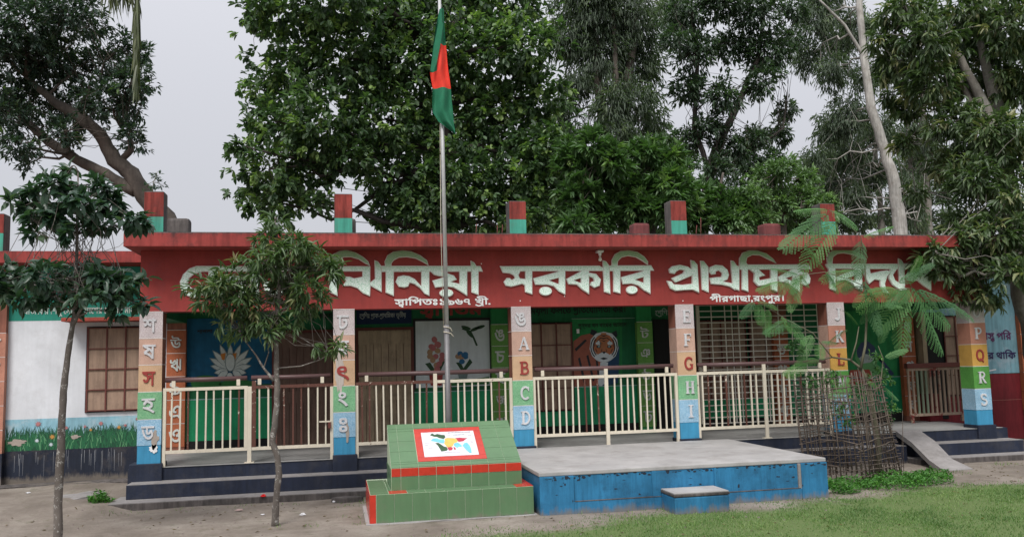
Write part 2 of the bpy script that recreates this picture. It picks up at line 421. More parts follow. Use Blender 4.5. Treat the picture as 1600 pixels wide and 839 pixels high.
def arc(cx, cy, rx, ry, a0, a1, n=9): return [(cx+rx*math.cos(R(a0+(a1-a0)*i/n)), cy+ry*math.sin(R(a0+(a1-a0)*i/n))) for i in range(n+1)]
T, H_ = .19, .10     # thick, thin strokes of the roman letters (box 0..0.8 by 0..1)
def sf(x, y, w=.3): return ([(x-w/2, y), (x+w/2, y)], .07)
LAT = {
 'A': [([(.08, .03), (.40, .98)], H_), ([(.40, .98), (.72, .03)], T), ([(.2, .36), (.6, .36)], .08), sf(.1, .035), sf(.7, .035)],
 'B': [([(.2, 0), (.2, 1)], T), ([(.2, .96)]+arc(.42, .75, .22, .21, 90, -90)+[(.2, .54)], .12), ([(.2, .54)]+arc(.44, .29, .26, .25, 90, -90)+[(.2, .04)], .13), sf(.12, .96, .2), sf(.12, .04, .2)],
 'C': [(arc(.42, .5, .33, .46, 45, 315, 16), .16), ([(.68, .66), (.68, .96)], .08)],
 'D': [([(.2, 0), (.2, 1)], T), ([(.2, .96)]+arc(.34, .5, .36, .46, 90, -90, 12)+[(.2, .04)], .14), sf(.12, .96, .2), sf(.12, .04, .2)],
 'E': [([(.2, 0), (.2, 1)], T), ([(.08, .96), (.68, .96)], .09), ([(.2, .52), (.52, .52)], .09), ([(.08, .04), (.7, .04)], .09), ([(.67, .78), (.67, 1)], .07), ([(.69, 0), (.69, .24)], .07), ([(.52, .42), (.52, .62)], .06)],
 'F': [([(.22, 0), (.22, 1)], T), ([(.08, .96), (.68, .96)], .09), ([(.2, .5), (.54, .5)], .09), sf(.22, .04, .36), ([(.67, .76), (.67, 1)], .07), ([(.53, .40), (.53, .60)], .06)],
 'G': [(arc(.42, .5, .33, .46, 50, 330, 16), .16), ([(.68, .05), (.68, .42)], .14), sf(.64, .42, .28), ([(.68, .70), (.68, .94)], .07)],
 'H': [([(.18, 0), (.18, 1)], T), ([(.64, 0), (.64, 1)], T), ([(.2, .5), (.62, .5)], .09), sf(.18, .96), sf(.18, .04), sf(.64, .96), sf(.64, .04)],
 'I': [([(.4, 0), (.4, 1)], T), sf(.4, .96, .42), sf(.4, .04, .42)],
 'J': [([(.5, 1), (.5, .25)]+arc(.32, .22, .18, .2, 0, -150, 7), .17), sf(.5, .96, .4)],
 'K': [([(.2, 0), (.2, 1)], T), ([(.22, .42), (.66, .96)], .09), ([(.36, .56), (.70, .04)], T), sf(.2, .96), sf(.2, .04), sf(.66, .96, .22), sf(.7, .04, .24)],
 'L': [([(.24, 0), (.24, 1)], T), sf(.24, .96, .36), ([(.1, .04), (.7, .04)], .09), ([(.69, 0), (.69, .28)], .07)],
 'M': [([(.1, 0), (.1, 1)], .09), ([(.1, .98), (.4, .1)], .17), ([(.4, .1), (.68, .98)], .09), ([(.7, 0), (.7, 1)], .17), sf(.1, .04, .2), sf(.7, .04, .26), sf(.08, .96, .16), sf(.74, .96, .16)],
 'N': [([(.14, 0), (.14, 1)], .09), ([(.14, .98), (.66, .05)], .17), ([(.66, 0), (.66, 1)], .09), sf(.14, .04, .26), sf(.12, .96, .2), sf(.66, .96, .26)],
 'O': [(arc(.4, .5, .33, .45, 0, 360, 20), .15)],
 'P': [([(.2, 0), (.2, 1)], T), ([(.2, .96)]+arc(.42, .72, .24, .24, 90, -90)+[(.2, .48)], .13), sf(.2, .04, .34), sf(.12, .96, .2)],
 'Q': [(arc(.4, .5, .33, .45, 0, 360, 20), .15), ([(.38, .2), (.55, .08), (.72, -.1)], .12)],
 'R': [([(.2, 0), (.2, 1)], T), ([(.2, .96)]+arc(.42, .74, .22, .22, 90, -90)+[(.2, .52)], .13), ([(.38, .52), (.68, .04)], .17), sf(.2, .04, .32), sf(.7, .04, .2), sf(.12, .96, .2)],
 'S': [(arc(.4, .73, .24, .22, 35, 270, 9)+arc(.4, .27, .26, .24, 90, -145, 9), .15), ([(.63, .74), (.63, .98)], .07), ([(.13, .02), (.13, .26)], .07)],
}
def roman(name, c, x, z, w, h, Y, mat, parent, th=.015):
    mb = MB()
    for k, (p, wd) in enumerate(LAT[c]):
        P = [(x+q[0]/.8*w, z+q[1]*h) for q in p]
        slab2d(mb, stroke(P, wd*h*.95), [], planeXZ, Y-th-.0008*k, Y)
    return mb.build(name, mat, parent)
def bangla(name, c, x, z, w, h, Y, mat, parent, th=.015, bold=.02):
    """one raised letter fitted into the box x..x+w, z..z+h"""
    s = glyph(c)[0]
    xs = [q[0] for p in s for q in p]; ys = [q[1] for p in s for q in p]; x_, y_ = min(xs), min(ys)
    sx = min(w/(max(xs)-x_), h/(max(ys)-y_)*1.25); sy = min(h/(max(ys)-y_), sx*1.3)
    x0 = x+(w-(max(xs)-x_)*sx)/2; z0 = z+(h-(max(ys)-y_)*sy)/2; mb = MB()
    ink(mb, s, lambda a, b: (x0+(a-x_)*sx, z0+(b-y_)*sy), planeXZ, Y-th, Y, 1/44, bold)
    return mb.build(name, mat, parent)

# ================================================================ GROUND
def smooth_noise(x, y, s=1.0, seed=0):
    return (math.sin(x*1.3*s+seed)+math.sin(y*1.7*s+seed*2+x*.6*s)+math.sin((x+y)*2.9*s+seed*3)*.5+math.sin((x-y)*4.3*s+seed)*.3)/2.8
def gz(x, y):
    """lie of the land: packed mud, a low bank along the left wing, slight hollows"""
    z = .012*smooth_noise(x, y, 1.3) + .006*smooth_noise(x, y, 5, 2)
    if x < 0.1 and y > -1.6:
        k = min(1, max(0, (y+1.6)/.9))*min(1, max(0, (.1-x)/.3)); z += .10*k*(1+.25*smooth_noise(x, y, 2.2, 5))
    return z
def grassy(x, y):
    """1 = turf, 0 = bare mud"""
    e = -3.55+.09*(x-3)+.25*math.sin(x*1.1)+.12*math.sin(x*3.1)      # the trodden edge of the lawn
    if x > 9: e = -2.6+.02*(x-9)+.2*math.sin(x*1.9)
    e += .22*smooth_noise(x, y, 3.1, 4); g = min(1, max(0, (e+.25-y)/1.1)) * min(1, max(0, (x-2.7+.35*math.sin(y*2))/1.8))
    return g
def ground():
    xs = sorted(set([-300, -120, -50, -20] + [round(-8+.14*i, 3) for i in range(200)] + [22, 30, 60, 140, 300]))
    ys = sorted(set([-300, -100, -40, -16] + [round(-10+.14*i, 3) for i in range(100)] + [5, 9, 16, 30, 60, 140, 400]))
    V = [(x, y, gz(x, y) if -8 < x < 20 and -10 < y < 4 else 0) for y in ys for x in xs]
    nx = len(xs); F = [(j*nx+i, j*nx+i+1, (j+1)*nx+i+1, (j+1)*nx+i) for j in range(len(ys)-1) for i in range(nx-1)]
    M, t, b = new_mat('trodden_mud_and_turf'); v = worldpos(t)
    n1 = noise(t, v, 1.2, 8, .7); n2 = noise(t, v, 26, 6, .7); n3 = noise(t, v, 5, 6, .75)
    mud = ramp(t, n1, [(.3, (.125, .105, .088)), (.5, (.205, .176, .150)), (.7, (.29, .26, .225))])
    mud = mixc(t, ramp(t, n2, [(.33, (.55,)*3), (.5, (0, 0, 0))]), mud, (.15, .13, .11, 1))
    mud = mixc(t, ramp(t, n3, [(.55, (0, 0, 0)), (.66, (.55,)*3)]), mud, (.10, .10, .06, 1))
    a = t.nodes.new('ShaderNodeAttribute'); a.attribute_name = 'turf'
    ad = t.nodes.new('ShaderNodeMath'); ad.operation = 'ADD'; t.links.new(a.outputs['Fac'], ad.inputs[0])
    sb = t.nodes.new('ShaderNodeMath'); sb.operation = 'MULTIPLY_ADD'; t.links.new(n3, sb.inputs[0]); sb.inputs[1].default_value = .9; sb.inputs[2].default_value = -.45
    t.links.new(sb.outputs[0], ad.inputs[1])
    col = mixc(t, ramp(t, ad.outputs[0], [(.35, (0, 0, 0)), (.7, (1, 1, 1))]), mud, mixc(t, n2, (.075, .115, .04, 1), (.13, .17, .065, 1)))
    t.links.new(col, b.inputs['Base Color']); b.inputs['Roughness'].default_value = .95; b.inputs['Specular IOR Level'].default_value = .15
    bump(t, b, mixc(t, .5, n1, n2), .7, .03)
    g = obj('ground', V, F, M, None, True); at_ = g.data.attributes.new('turf', 'FLOAT', 'POINT')
    at_.data.foreach_set('value', [grassy(x, y) for y in ys for x in xs]); tag(g, kind='structure')
ground()

# ================================================================ THE SCHOOL BUILDING
WY = 2.05      # face of the veranda's back wall and of the wings
FL = .47       # veranda floor
BAY, CW = 2.74, .316
school = thing('school_building', 'long single-storey school with a dark red fascia carrying large mottled green lettering', 'school', (0, 0, 0))
P = school
# --- plinth, floor, steps
box('plinth', -.12, 14.3, .012, 7.4, -.2, FL, NAVY, P)
box('veranda_floor', -.10, 14.2, .0, WY-.06, FL, FL+.006, FLOORM, P)
for k in range(6):
    x = k*BAY
    box('column_footing', x-(.10 if k == 0 else .015), x+CW+.03, -.035, CW+.02, FL-.3 if k else FL-.32, .535, NAVY, P, bev=.012)
def stepset(x0, x1, ya, yb):
    box('step', x0, x1, yb, .011, -.1, .085, OLDC, P, bev=.01); 
    box('step_tread', x0+.012, x1-.012, yb+.012, .010, .085, .092, TREAD, P)
    box('step', x0+.16, x1-.16, ya, .010, .092, .285, NAVY, P, bev=.008)
    box('step_tread', x0+.165, x1-.165, ya+.006, .009, .285, .292, TREAD, P)
stepset(-.22, 5.15, -.34, -.68)
stepset(12.05, 14.45, -.34, -.66)
box('step', 9.05, 12.04, -.34, .008, -.1, .28, NAVY, P)
box('step_tread', 9.05, 12.04, -.335, .007, .28, .288, TREAD, P)
# ramp of rough concrete laid on the right-hand steps
rp = MB()
a = [(12.10, .0), (12.55, .05), (12.30, -1.35), (11.93, -1.38)]; zs = [.50, .50, .03, .03]
V = [(x, y, z) for (x, y), z in zip(a, zs)] + [(x, y, z-.07) for (x, y), z in zip(a, zs)]
midt = [(12.0, -.55, .33), (12.45, -.55, .33)]
V = [(12.10, -.0, .50), (12.55, .0, .50), (12.02, -.5, .36), (12.46, -.5, .36), (11.92, -1.05, .13), (12.36, -1.0, .13), (11.88, -1.42, .015), (12.42, -1.38, .015)]
V2 = [(x, y, z-.085) for x, y, z in V]; n = len(V)
F = [(0, 2, 3, 1), (2, 4, 5, 3), (4, 6, 7, 5)]; F2 = [tuple(i+n for i in q[::-1]) for q in F]
sd = [(0, 0+n, 2+n, 2), (2, 2+n, 4+n, 4), (4, 4+n, 6+n, 6), (1, 3, 3+n, 1+n), (3, 5, 5+n, 3+n), (5, 7, 7+n, 5+n), (6, 6+n, 7+n, 7), (0, 1, 1+n, n)]
rmp = obj('access_ramp', V+V2, F+F2+sd, TREAD)
tag(rmp, 'narrow rough concrete ramp sloping down over the steps beside the bamboo cage', 'ramp')
# --- walls
def wallpanel(name, x0, x1, z0, z1, mat, y=WY, th=.01, par=None): return box(name, x0, x1, y, y+th, z0, z1, mat, par or P)
box('wall', -8, 19, WY+.012, 7.5, -.1, 3.585, DGREEN, P)                         # the body of the building
wallpanel('wall_base', .02, 14.3, FL, .66, DARK, WY-.012, .02)
wallpanel('dado', .02, 14.3, .66, 1.335, DADO, WY-.004, .012)
box('dado_line', .02, 14.3, WY-.009, WY+.0, 1.335, 1.352, plain('dado_line_paint', (.25, .42, .40, 1)), P)
# veranda end walls' upper green beams
box('beam', .0, CW, CW, WY, 2.62, 3.585, DGREEN, P); box('beam', 13.7, 14.0, CW, WY, 2.62, 3.585, DGREEN, P)
# --- fascia and roof slab
box('fascia', .0, 14.02, 0, CW-.02, 2.694, 3.588, RED, P)
fascia = bpy.data.objects['fascia']
slab = box('roof_slab', -.14, 14.4, -.45, 7.7, 3.59, 3.785, SLABRED, P, bev=.008)
box('slab_coping', -.13, 14.39, -.44, 7.6, 3.7855, 3.80, OLDC, P)
box('roof_slab', -8, -.145, 1.52, 7.65, 3.592, 3.78, SLABRED, P, bev=.008)
box('roof_slab', 14.405, 19, 1.52, 7.65, 3.592, 3.78, SLABRED, P, bev=.008)
box('bounce_ceiling', .02, 14.0, CW+.0, WY-.02, 3.578, 3.5885, paint('bounce_ceiling_white', (.68, .68, .66, 1), .15, .0), P)  # unseen pale layer added under the slab to bounce light into the veranda
# --- roof posts (stubs left for the next storey)
pc = 0
for k, dz in ((-1, .62), (0, .68), (1, .68), (2, .60), (3, .64), (4, .62)):
    x = k*BAY+.02; y = 0.05 if k >= 0 else 1.75; zt = 3.80+dz
    o = box('roof_post', x, x+.275, y, y+.29, 3.80, zt, OLDC, P, bev=.02)
    box('red_band', x+.004, x+.271, y-.006, y+.1, 3.80+.30, zt-.015, paint('post_red', (.30, .055, .045, 1), .35, .5, .9, dirt=(.05, .03, .03, 1), dirt_amt=.7), o)
    box('turquoise_band', x+.004, x+.271, y-.007, y+.1, 3.80+(.04 if k in (1, 4) else .0), 3.80+.297, TURQ, o)
    if k == 1: box('bare_foot', x-.005, x+.28, y-.012, y+.1, 3.80, 3.838, TREAD, o)
for x, y, w, h, mt in ((-.02, 1.95, .36, .60, OLDC), (8.25, 1.9, .32, .56, OLDRED), (10.9, 1.9, .36, .57, OLDRED), (2.9, .65, .2, .4, OLDC)):
    box('roof_stub', x, x+w, y, y+.3, 3.80, 3.80+h, mt, P, bev=.05)
rods = ((776, 352, 2), (783, 351, 2), (742, 350, 2), (1085, 352, 2), (1093, 340, 2))
for x, y, yy in rods:
    p = at(x, y, Y=.6); tube('rebar', [(p.x, .6, 3.79), (p.x+random.uniform(-.05, .05), .6, p.z)], .007, REDBR, P, 5)
# --- columns
zb = [2.694, 2.31, 1.93, 1.545, 1.155, .785]
SETA = (B_WHITE, B_PINK, B_YEL, B_GRN, B_BLU); SETB = (B_WHITE, B_SALM, B_AMB, B_LEAF, B_BLU)
letters = ['শষসহড', 'ঢযৎংঃ', 'ঙABCD', 'EFGHI', 'JKLMN', 'OPQRS']
LINE = plain('white_joint_line', (.66, .62, .60, 1), .7)
for k in range(6):
    x = k*BAY; mats = SETA if k < 4 else SETB
    c = box('column', x+.008, x+CW-.008, .008, CW, .52, 2.692, B_SIDE, P)
    for j in range(5):
        z1, z0 = zb[j]-.004, zb[j+1]+.006; th = .0 if j < 3 else .004
        sidem = mats[j] if (j >= 3 or k == 5) else None
        if sidem: box('letter_block', x-th, x+CW+th, -th, CW+.002+th, z0, z1, mats[j], c)
        else:
            box('letter_block', x, x+CW, 0, .02, z0, z1, mats[j], c)
            if k > 2: box('side_block', x, x+.02, .0205, CW, z0, z1, B_PINK if j else B_SIDE, c)
        box('joint_line', x-.001, x+CW+.001, -.003, CW, z1+.0005, z1+.0095, LINE, c)
        ch = letters[k][j]; lm = REDL if j == 2 else (BLL if not (k == 0 and j < 2) else BLL)
        if ch in LAT:
            hh = .20; ww = .155; roman('letter', ch, x+(CW-ww)/2+(.03 if k in (2, 3, 4) else 0)-(.04 if k == 0 else 0), (z0+z1)/2-hh/2, ww, hh, -th, lm, c)
        else: bangla('letter', ch, x+.055, (z0+z1)/2-.10, .17, .20, -th, lm, c, bold=.012)
    box('base_block', x+.0, x+CW, .001, CW+.001, .53, zb[5]+.004, B_BASE, c)
# worn-off plaster on two columns
def blotch(name, cx, cz, rx, rz, Y, mat, par, seed=1, lift=.006):
    rr = random.Random(seed); pts = []
    for i in range(22):
        t = 2*math.pi*i/22; q = 1+rr.uniform(-.28, .28); pts.append((cx+math.cos(t)*rx*q, cz+math.sin(t)*rz*q))
    mb = MB(); slab2d(mb, pts, [], planeXZ, Y-lift, Y); return mb.build(name, mat, par)
PLAST = plain('bare_grey_plaster', (.36, .31, .27, 1), .9)
cols = [o for o in school.children if o.name.startswith('column') and 'footing' not in o.name]
blotch('chipped_plaster', .235, .87, .05, .12, -.004, PLAST, cols[0], 2); blotch('chipped_plaster', .225, .745, .055, .06, -.004, WHITE, cols[0], 3)
blotch('chipped_plaster', BAY+.20, .87, .03, .14, -.004, PLAST, cols[1], 4); blotch('chipped_plaster', BAY+.09, 1.75, .06, .30, -.002, paint('patched_plaster', (.5, .44, .40, 1)), cols[1], 6)
blotch('chipped_plaster', .27, 1.9, .03, .2, -.002, PLAST, cols[0], 9) if False else None

# --- big relief lettering on the fascia (traced outlines, extruded)
def q(ox, oy, pts, s=5.714): return [(ox+x/s, oy+y/s) for x, y in pts]
SIGN = []
def sg(ox, oy, outer, *holes): SIGN.append((q(ox, oy, outer), [q(ox, oy, h) for h in holes]))
A_ = (260, 380)
sg(*A_, [(720, 207), (270, 205), (205, 228), (150, 280), (122, 345), (130, 410), (170, 460), (240, 487), (292, 478), (332, 448), (332, 412), (308, 396), (270, 395), (250, 410), (215, 395), (190, 360), (200, 315), (250, 272), (320, 252), (720, 252)])
sg(*A_, [(378, 240), (450, 240), (482, 272), (560, 287), (650, 293), (702, 318), (712, 360), (690, 400), (640, 415), (618, 385), (632, 352), (590, 350), (560, 395), (500, 365), (535, 340), (440, 332), (400, 345), (375, 310)])
sg(*A_, [(375, 420), (430, 428), (520, 445), (620, 440), (700, 415), (735, 390), (740, 430), (690, 470), (600, 490), (480, 480), (385, 450)])
sg(*A_, [(700, 204), (1110, 204), (1130, 250), (827, 250), (827, 490), (757, 455), (757, 254), (700, 254)])
sg(*A_, [(930, 245), (1000, 245), (1060, 275), (1100, 330), (1090, 410), (1020, 465), (940, 470), (880, 435), (865, 360), (900, 340), (935, 352), (935, 395), (960, 425), (1005, 420), (1040, 380), (1035, 335), (1000, 300), (950, 280)])
B_ = (520, 380)
sg(*B_, [(-32, 207), (-25, 140), (5, 100), (60, 72), (120, 64), (200, 84), (270, 125), (315, 165), (328, 198), (290, 180), (230, 142), (160, 122), (100, 124), (60, 145), (42, 175), (40, 207), (40, 470), (-30, 435)])
sg(*B_, [(60, 207), (333, 207), (333, 352), (378, 318), (374, 155), (402, 165), (434, 207), (434, 433), (335, 378), (330, 470), (270, 445), (220, 400), (160, 380), (90, 380), (120, 335), (95, 300), (150, 300), (190, 315), (265, 300), (265, 250), (80, 250)])
sg(*B_, [(435, 204), (1240, 204), (1240, 252), (435, 254)])
sg(*B_, [(473, 230), (463, 165), (488, 110), (540, 78), (620, 66), (700, 75), (780, 110), (840, 155), (852, 195), (810, 170), (740, 135), (660, 122), (590, 128), (545, 150), (522, 180), (522, 203), (543, 207), (543, 470), (473, 440)])
sg(*B_, [(790, 248), (860, 248), (860, 468), (820, 450), (780, 400), (730, 365), (685, 352), (672, 385), (640, 396), (590, 388), (562, 345), (580, 300), (630, 288), (680, 295), (730, 320), (790, 385)])
sg(*B_, [(868, 246), (905, 282), (950, 293), (1010, 298), (890, 335), (915, 395), (1010, 385), (1080, 395), (1140, 430), (1198, 468), (1198, 246), (1130, 246), (1132, 365), (1050, 345), (1105, 325), (1080, 290), (1000, 262), (960, 246)])
sg(*B_, ell(1013, 445, 60, 35))
sg(*B_, [(1232, 158), (1262, 175), (1282, 206), (1318, 206), (1337, 251), (1300, 251), (1300, 460), (1240, 438), (1236, 250)])
C_ = (770, 380)
sg(*C_, [(150, 206), (950, 202), (985, 222), (985, 246), (200, 250)])
sg(*C_, [(65, 207), (90, 262), (150, 268), (185, 285), (198, 310), (170, 330), (150, 312), (125, 312), (98, 345), (115, 378), (165, 387), (215, 375), (260, 362), (285, 375), (290, 435), (350, 455), (350, 245), (290, 245), (290, 320), (240, 315), (228, 285), (245, 248), (205, 207)])
sg(*C_, [(360, 315), (580, 255), (580, 244), (645, 244), (645, 457), (590, 430), (545, 385), (490, 370), (380, 370)], [(500, 332), (588, 310), (588, 365)])
sg(*C_, ell(470, 428, 55, 38))
sg(*C_, [(657, 320), (785, 252), (785, 243), (857, 243), (857, 265), (920, 275), (962, 325), (950, 380), (905, 397), (868, 372), (880, 345), (905, 340), (895, 310), (857, 295), (857, 452), (800, 415), (750, 370), (675, 365)], [(722, 332), (785, 312), (785, 355)])
sg(*C_, [(983, 155), (1012, 165), (1040, 205), (1048, 450), (995, 432), (985, 250)])
sg(*C_, [(1062, 200), (1062, 150), (1090, 100), (1140, 72), (1210, 65), (1290, 80), (1350, 120), (1385, 165), (1383, 192), (1340, 160), (1280, 125), (1210, 112), (1150, 125), (1115, 160), (1112, 200), (1137, 205), (1137, 448), (1078, 432), (1075, 240)])
sg(*C_, [(1040, 201), (1412, 199), (1437, 243), (1040, 247)])
sg(*C_, [(1143, 305), (1340, 250), (1340, 238), (1403, 238), (1405, 450), (1350, 420), (1300, 378), (1240, 360), (1160, 365)], [(1268, 325), (1345, 303), (1345, 353)])
sg(*C_, ell(1240, 417, 50, 35))
D_ = (1020, 370)
sg(*D_, [(338, 210), (365, 218), (395, 250), (410, 497), (355, 472), (290, 475), (200, 482), (155, 460), (125, 395), (165, 400), (185, 425), (260, 430), (350, 420), (350, 345), (200, 408), (165, 372), (270, 325), (282, 300), (240, 292), (208, 308), (192, 330), (150, 322), (142, 290), (170, 265), (240, 252), (310, 268), (343, 290)])
sg(*D_, [(425, 215), (455, 220), (495, 270), (498, 495), (440, 470), (428, 270)])
sg(*D_, [(500, 310), (510, 272), (560, 252), (620, 258), (665, 295), (678, 340), (665, 380), (625, 400), (690, 412), (735, 420), (735, 475), (690, 445), (620, 428), (520, 420), (508, 370), (560, 362), (612, 360), (620, 325), (590, 298), (560, 310), (560, 330), (525, 337)])
sg(*D_, [(697, 213), (720, 218), (745, 255), (770, 265), (770, 480), (715, 460), (699, 290)])
sg(*D_, [(772, 252), (774, 190), (800, 145), (860, 122), (930, 125), (1010, 150), (1070, 195), (1100, 235), (1040, 205), (960, 165), (890, 160), (840, 185), (830, 230), (845, 250), (850, 490), (795, 470), (795, 295), (770, 290)])
sg(*D_, [(774, 250), (1390, 248), (1412, 290), (800, 292)])
sg(*D_, [(860, 288), (905, 325), (900, 400), (940, 440), (1000, 430), (1050, 412), (1060, 470), (1108, 490), (1110, 288), (1050, 288), (1050, 370), (950, 390), (945, 360), (1000, 345), (960, 310), (940, 288)])
sg(*D_, [(1115, 360), (1240, 292), (1240, 286), (1310, 286), (1330, 315), (1385, 325), (1407, 370), (1400, 415), (1360, 435), (1325, 415), (1320, 385), (1350, 375), (1340, 345), (1310, 335), (1312, 488), (1260, 455), (1210, 410), (1130, 400)], [(1185, 370), (1245, 350), (1245, 395)])
E_ = (1200, 370)
sg(*E_, [(513, 248), (532, 240), (525, 190), (550, 140), (600, 112), (680, 100), (760, 120), (840, 160), (880, 200), (830, 190), (760, 160), (680, 145), (620, 150), (580, 180), (572, 235), (600, 285), (605, 485), (555, 465), (540, 290)])
sg(*E_, [(575, 242), (1160, 242), (1160, 288), (575, 284)])
sg(*E_, [(605, 360), (770, 292), (770, 280), (830, 280), (845, 480), (790, 460), (740, 410), (690, 385), (620, 395)], [(705, 368), (778, 345), (778, 393)])
sg(*E_, [(850, 282), (905, 282), (912, 328), (1000, 308), (1060, 300), (1100, 312), (1062, 350), (1040, 420), (1050, 470), (1082, 505), (1030, 495), (1000, 440), (1000, 390), (950, 380), (900, 420), (875, 380), (860, 340)])
sg(*E_, [(1090, 284), (1150, 284), (1112, 340), (1132, 390), (1180, 420), (1240, 470), (1180, 480), (1110, 430), (1075, 370)])
sg(*E_, [(1165, 195), (1190, 210), (1215, 245), (1222, 440), (1175, 450), (1165, 290)])
sg(*E_, [(1216, 240), (1760, 240), (1775, 284), (1216, 286)])
sg(*E_, [(1235, 340), (1270, 310), (1320, 320), (1360, 350), (1400, 320), (1400, 280), (1455, 280), (1455, 480), (1380, 430), (1330, 385), (1300, 400), (1250, 390)])
sg(*E_, [(1480, 282), (1530, 320), (1590, 300), (1500, 340), (1520, 395), (1610, 385), (1690, 420), (1740, 470), (1740, 282), (1680, 282), (1680, 370), (1610, 345), (1640, 320), (1600, 282)])
for i, (o, hs) in enumerate(SIGN):
    w2 = lambda p: [(at(x, y, Y=-.02).x, at(x, y, Y=-.02).z) for x, y in p]
    o = w2(o); hs = [w2(h) for h in hs]; lift = .0016*(i % 6)
    if area(o) < 0: o = o[::-1]
    mb = MB(); slab2d(mb, offset_poly(o, -.004), [h for h in hs], planeXZ, -.022-lift, -.0002)
    a = mb.build('sign_letter', SIGNRIM, fascia)
    mb = MB(); hs2 = []
    for h in hs:
        if area(h) < 0: h = h[::-1]
        hs2.append(offset_poly(h, -.006))
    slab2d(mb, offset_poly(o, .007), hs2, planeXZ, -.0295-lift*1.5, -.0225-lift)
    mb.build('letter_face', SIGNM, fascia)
write_px('founding_line', 'স_থািপতঃ১৯৬৭ খ~ী.', 617, 477, 767, 475.5, 14.5, 0, WHITE, fascia, bold=.022)
write_px('place_line', 'পীরগাছা,রংপুর।', 1109, 471.5, 1226, 470, 13.5, 0, WHITE, fascia, bold=.022)
for x, y in ((813, 470), (882, 463), (752, 412), (1067, 470), (505, 395)):
    p = at(x, y, Y=0); blotch('paint_drop', p.x, p.z, .008, .01, 0, WHITE, fascia, int(x), .002)

# --- lamp under the slab
bp = at(937, 390, Y=-.07)
lamp = thing('wall_lamp', 'small white wall lamp with a bare unlit bulb above the sign lettering', 'lamp', (bp.x, -.06, 3.5))
box('mount', bp.x-.05, bp.x+.05, -.13, 0, 3.545, 3.58, WHITE, lamp, bev=.006)
tube('lamp_holder', [(bp.x, -.075, 3.55), (bp.x, -.075, 3.50)], [.03, .022], WHITE, lamp, 12)
tube('bulb', [(bp.x, -.075, z) for z in (3.505, 3.47, 3.44, 3.415, 3.405)], [.016, .018, .030, .026, .004], plain('frosted_bulb', (.7, .68, .62, 1), .2), lamp, 12)

# --- pilasters on the back wall
PIL = {-1: ('মযরলব', (B_SALM, B_SALM, B_SALM, B_SALM, B_SALM)), 0: ('উঋঌএও', (B_ORD,)*5), 1: ('কখগঘঙ', (B_ORD,)*5), 2: ('ঙচছজঝ', (B_OLV,)*5),
       3: ('টঞঠডঢ', (B_OLV,)*5), 4: ('ণতথদধ', (B_ORD,)*5), 5: ('ধনপফব', (B_ORD,)*5), 6: ('ভমযরল', (B_ORD,)*5)}
for k, (ls, mats) in PIL.items():
    x = k*BAY+.02; yf = WY-.12
    c = box('pilaster', x+.005, x+.295, yf+.012, WY-.014, .2 if k in (-1, 6) else FL, 3.58, MGREEN if k in (2, 3) else B_SIDE, P)
    for j in range(5):
        z1 = 2.50-.385*j; z0 = z1-.375
        box('letter_block', x, x+.30, yf, WY-.0135, z0, z1, mats[j], c); box('joint_line', x-.001, x+.301, yf-.003, yf+.01, z1+.001, z1+.009, LINE, c)
        bangla('letter', ls[j], x+.06, (z0+z1)/2-.10, .17, .20, yf, GREYL, c, bold=.012)
    if k == -1: box('pilaster_base', x-.01, x+.31, yf-.02, WY-.013, 0, .60, SPILL, c)

# --- bay fittings on the back wall
def planks(name, px0, px1, z0, z1, n, mat, frame, label=None):
    x0 = at(px0, 560, Y=WY).x; x1 = at(px1, 560, Y=WY).x
    d = box(name, x0-.05, x1+.05, WY-.028, WY-.012, z0, z1+.05, frame, P)
    w = (x1-x0)/n
    for i in range(n): box('plank', x0+i*w+.004, x0+(i+1)*w-.004, WY-.05-random.uniform(0, .006), WY-.0285, z0+.01, z1, mat, d)
    box('cross_rail', x0, x1, WY-.064, WY-.0565, z1-.24, z1-.02, mat, d); box('cross_rail', x0, x1, WY-.0645, WY-.0566, z0+.75, z0+.95, mat, d)
    return d
planks('door', 430, 519, FL+.012, 2.42, 8, WOODB, REDBR); planks('door', 560, 642, FL+.012, 2.44, 7, WOODT, REDBR)
def boarded_window(px0, px1, z0, z1, cols_, rows_, dy=0):
    x0 = at(px0, 560, Y=WY).x; x1 = at(px1, 560, Y=WY).x
    f = box('window', x0-.03, x1+.03, WY-.02, WY-.012, z0-.03, z1+.03, DARK, P)
    cw, rh = (x1-x0)/cols_, (z1-z0)/rows_
    for i in range(cols_):
        for j in range(rows_): box('board', x0+i*cw+.006, x0+(i+1)*cw-.006, WY-.03-random.uniform(0, .006), WY-.0205, z0+j*rh+.006, z0+(j+1)*rh-.006, BOARD, f)
    for i in range(cols_+1): box('bar', x0+i*cw-.012, x0+i*cw+.012, WY-.055, WY-.0375, z0-.02, z1+.02, REDBR, f)
    for j in range(rows_+1): box('bar', x0-.02, x1+.02, WY-.0568, WY-.038, z0+j*rh-.008, z0+j*rh+.008, REDBR, f)
    return f
boarded_window(822, 893, .95, 2.50, 3, 4)
boarded_window(1088, 1165, 1.05, 2.50, 4, 4); boarded_window(1172, 1222, 1.05, 2.50, 2, 4)
# doorway of bay three: a flat black panel paints in the room's shade
x0, x1 = at(1022, 560, Y=WY).x, at(1062, 560, Y=WY).x
box('doorway', x0, x1, WY-.03, WY-.0122, FL+.01, 2.55, DARK, P)
box('door_leaf', x1-.02, x1+.3, WY-.05, WY-.031, FL+.01, 2.55, WOODB, P)
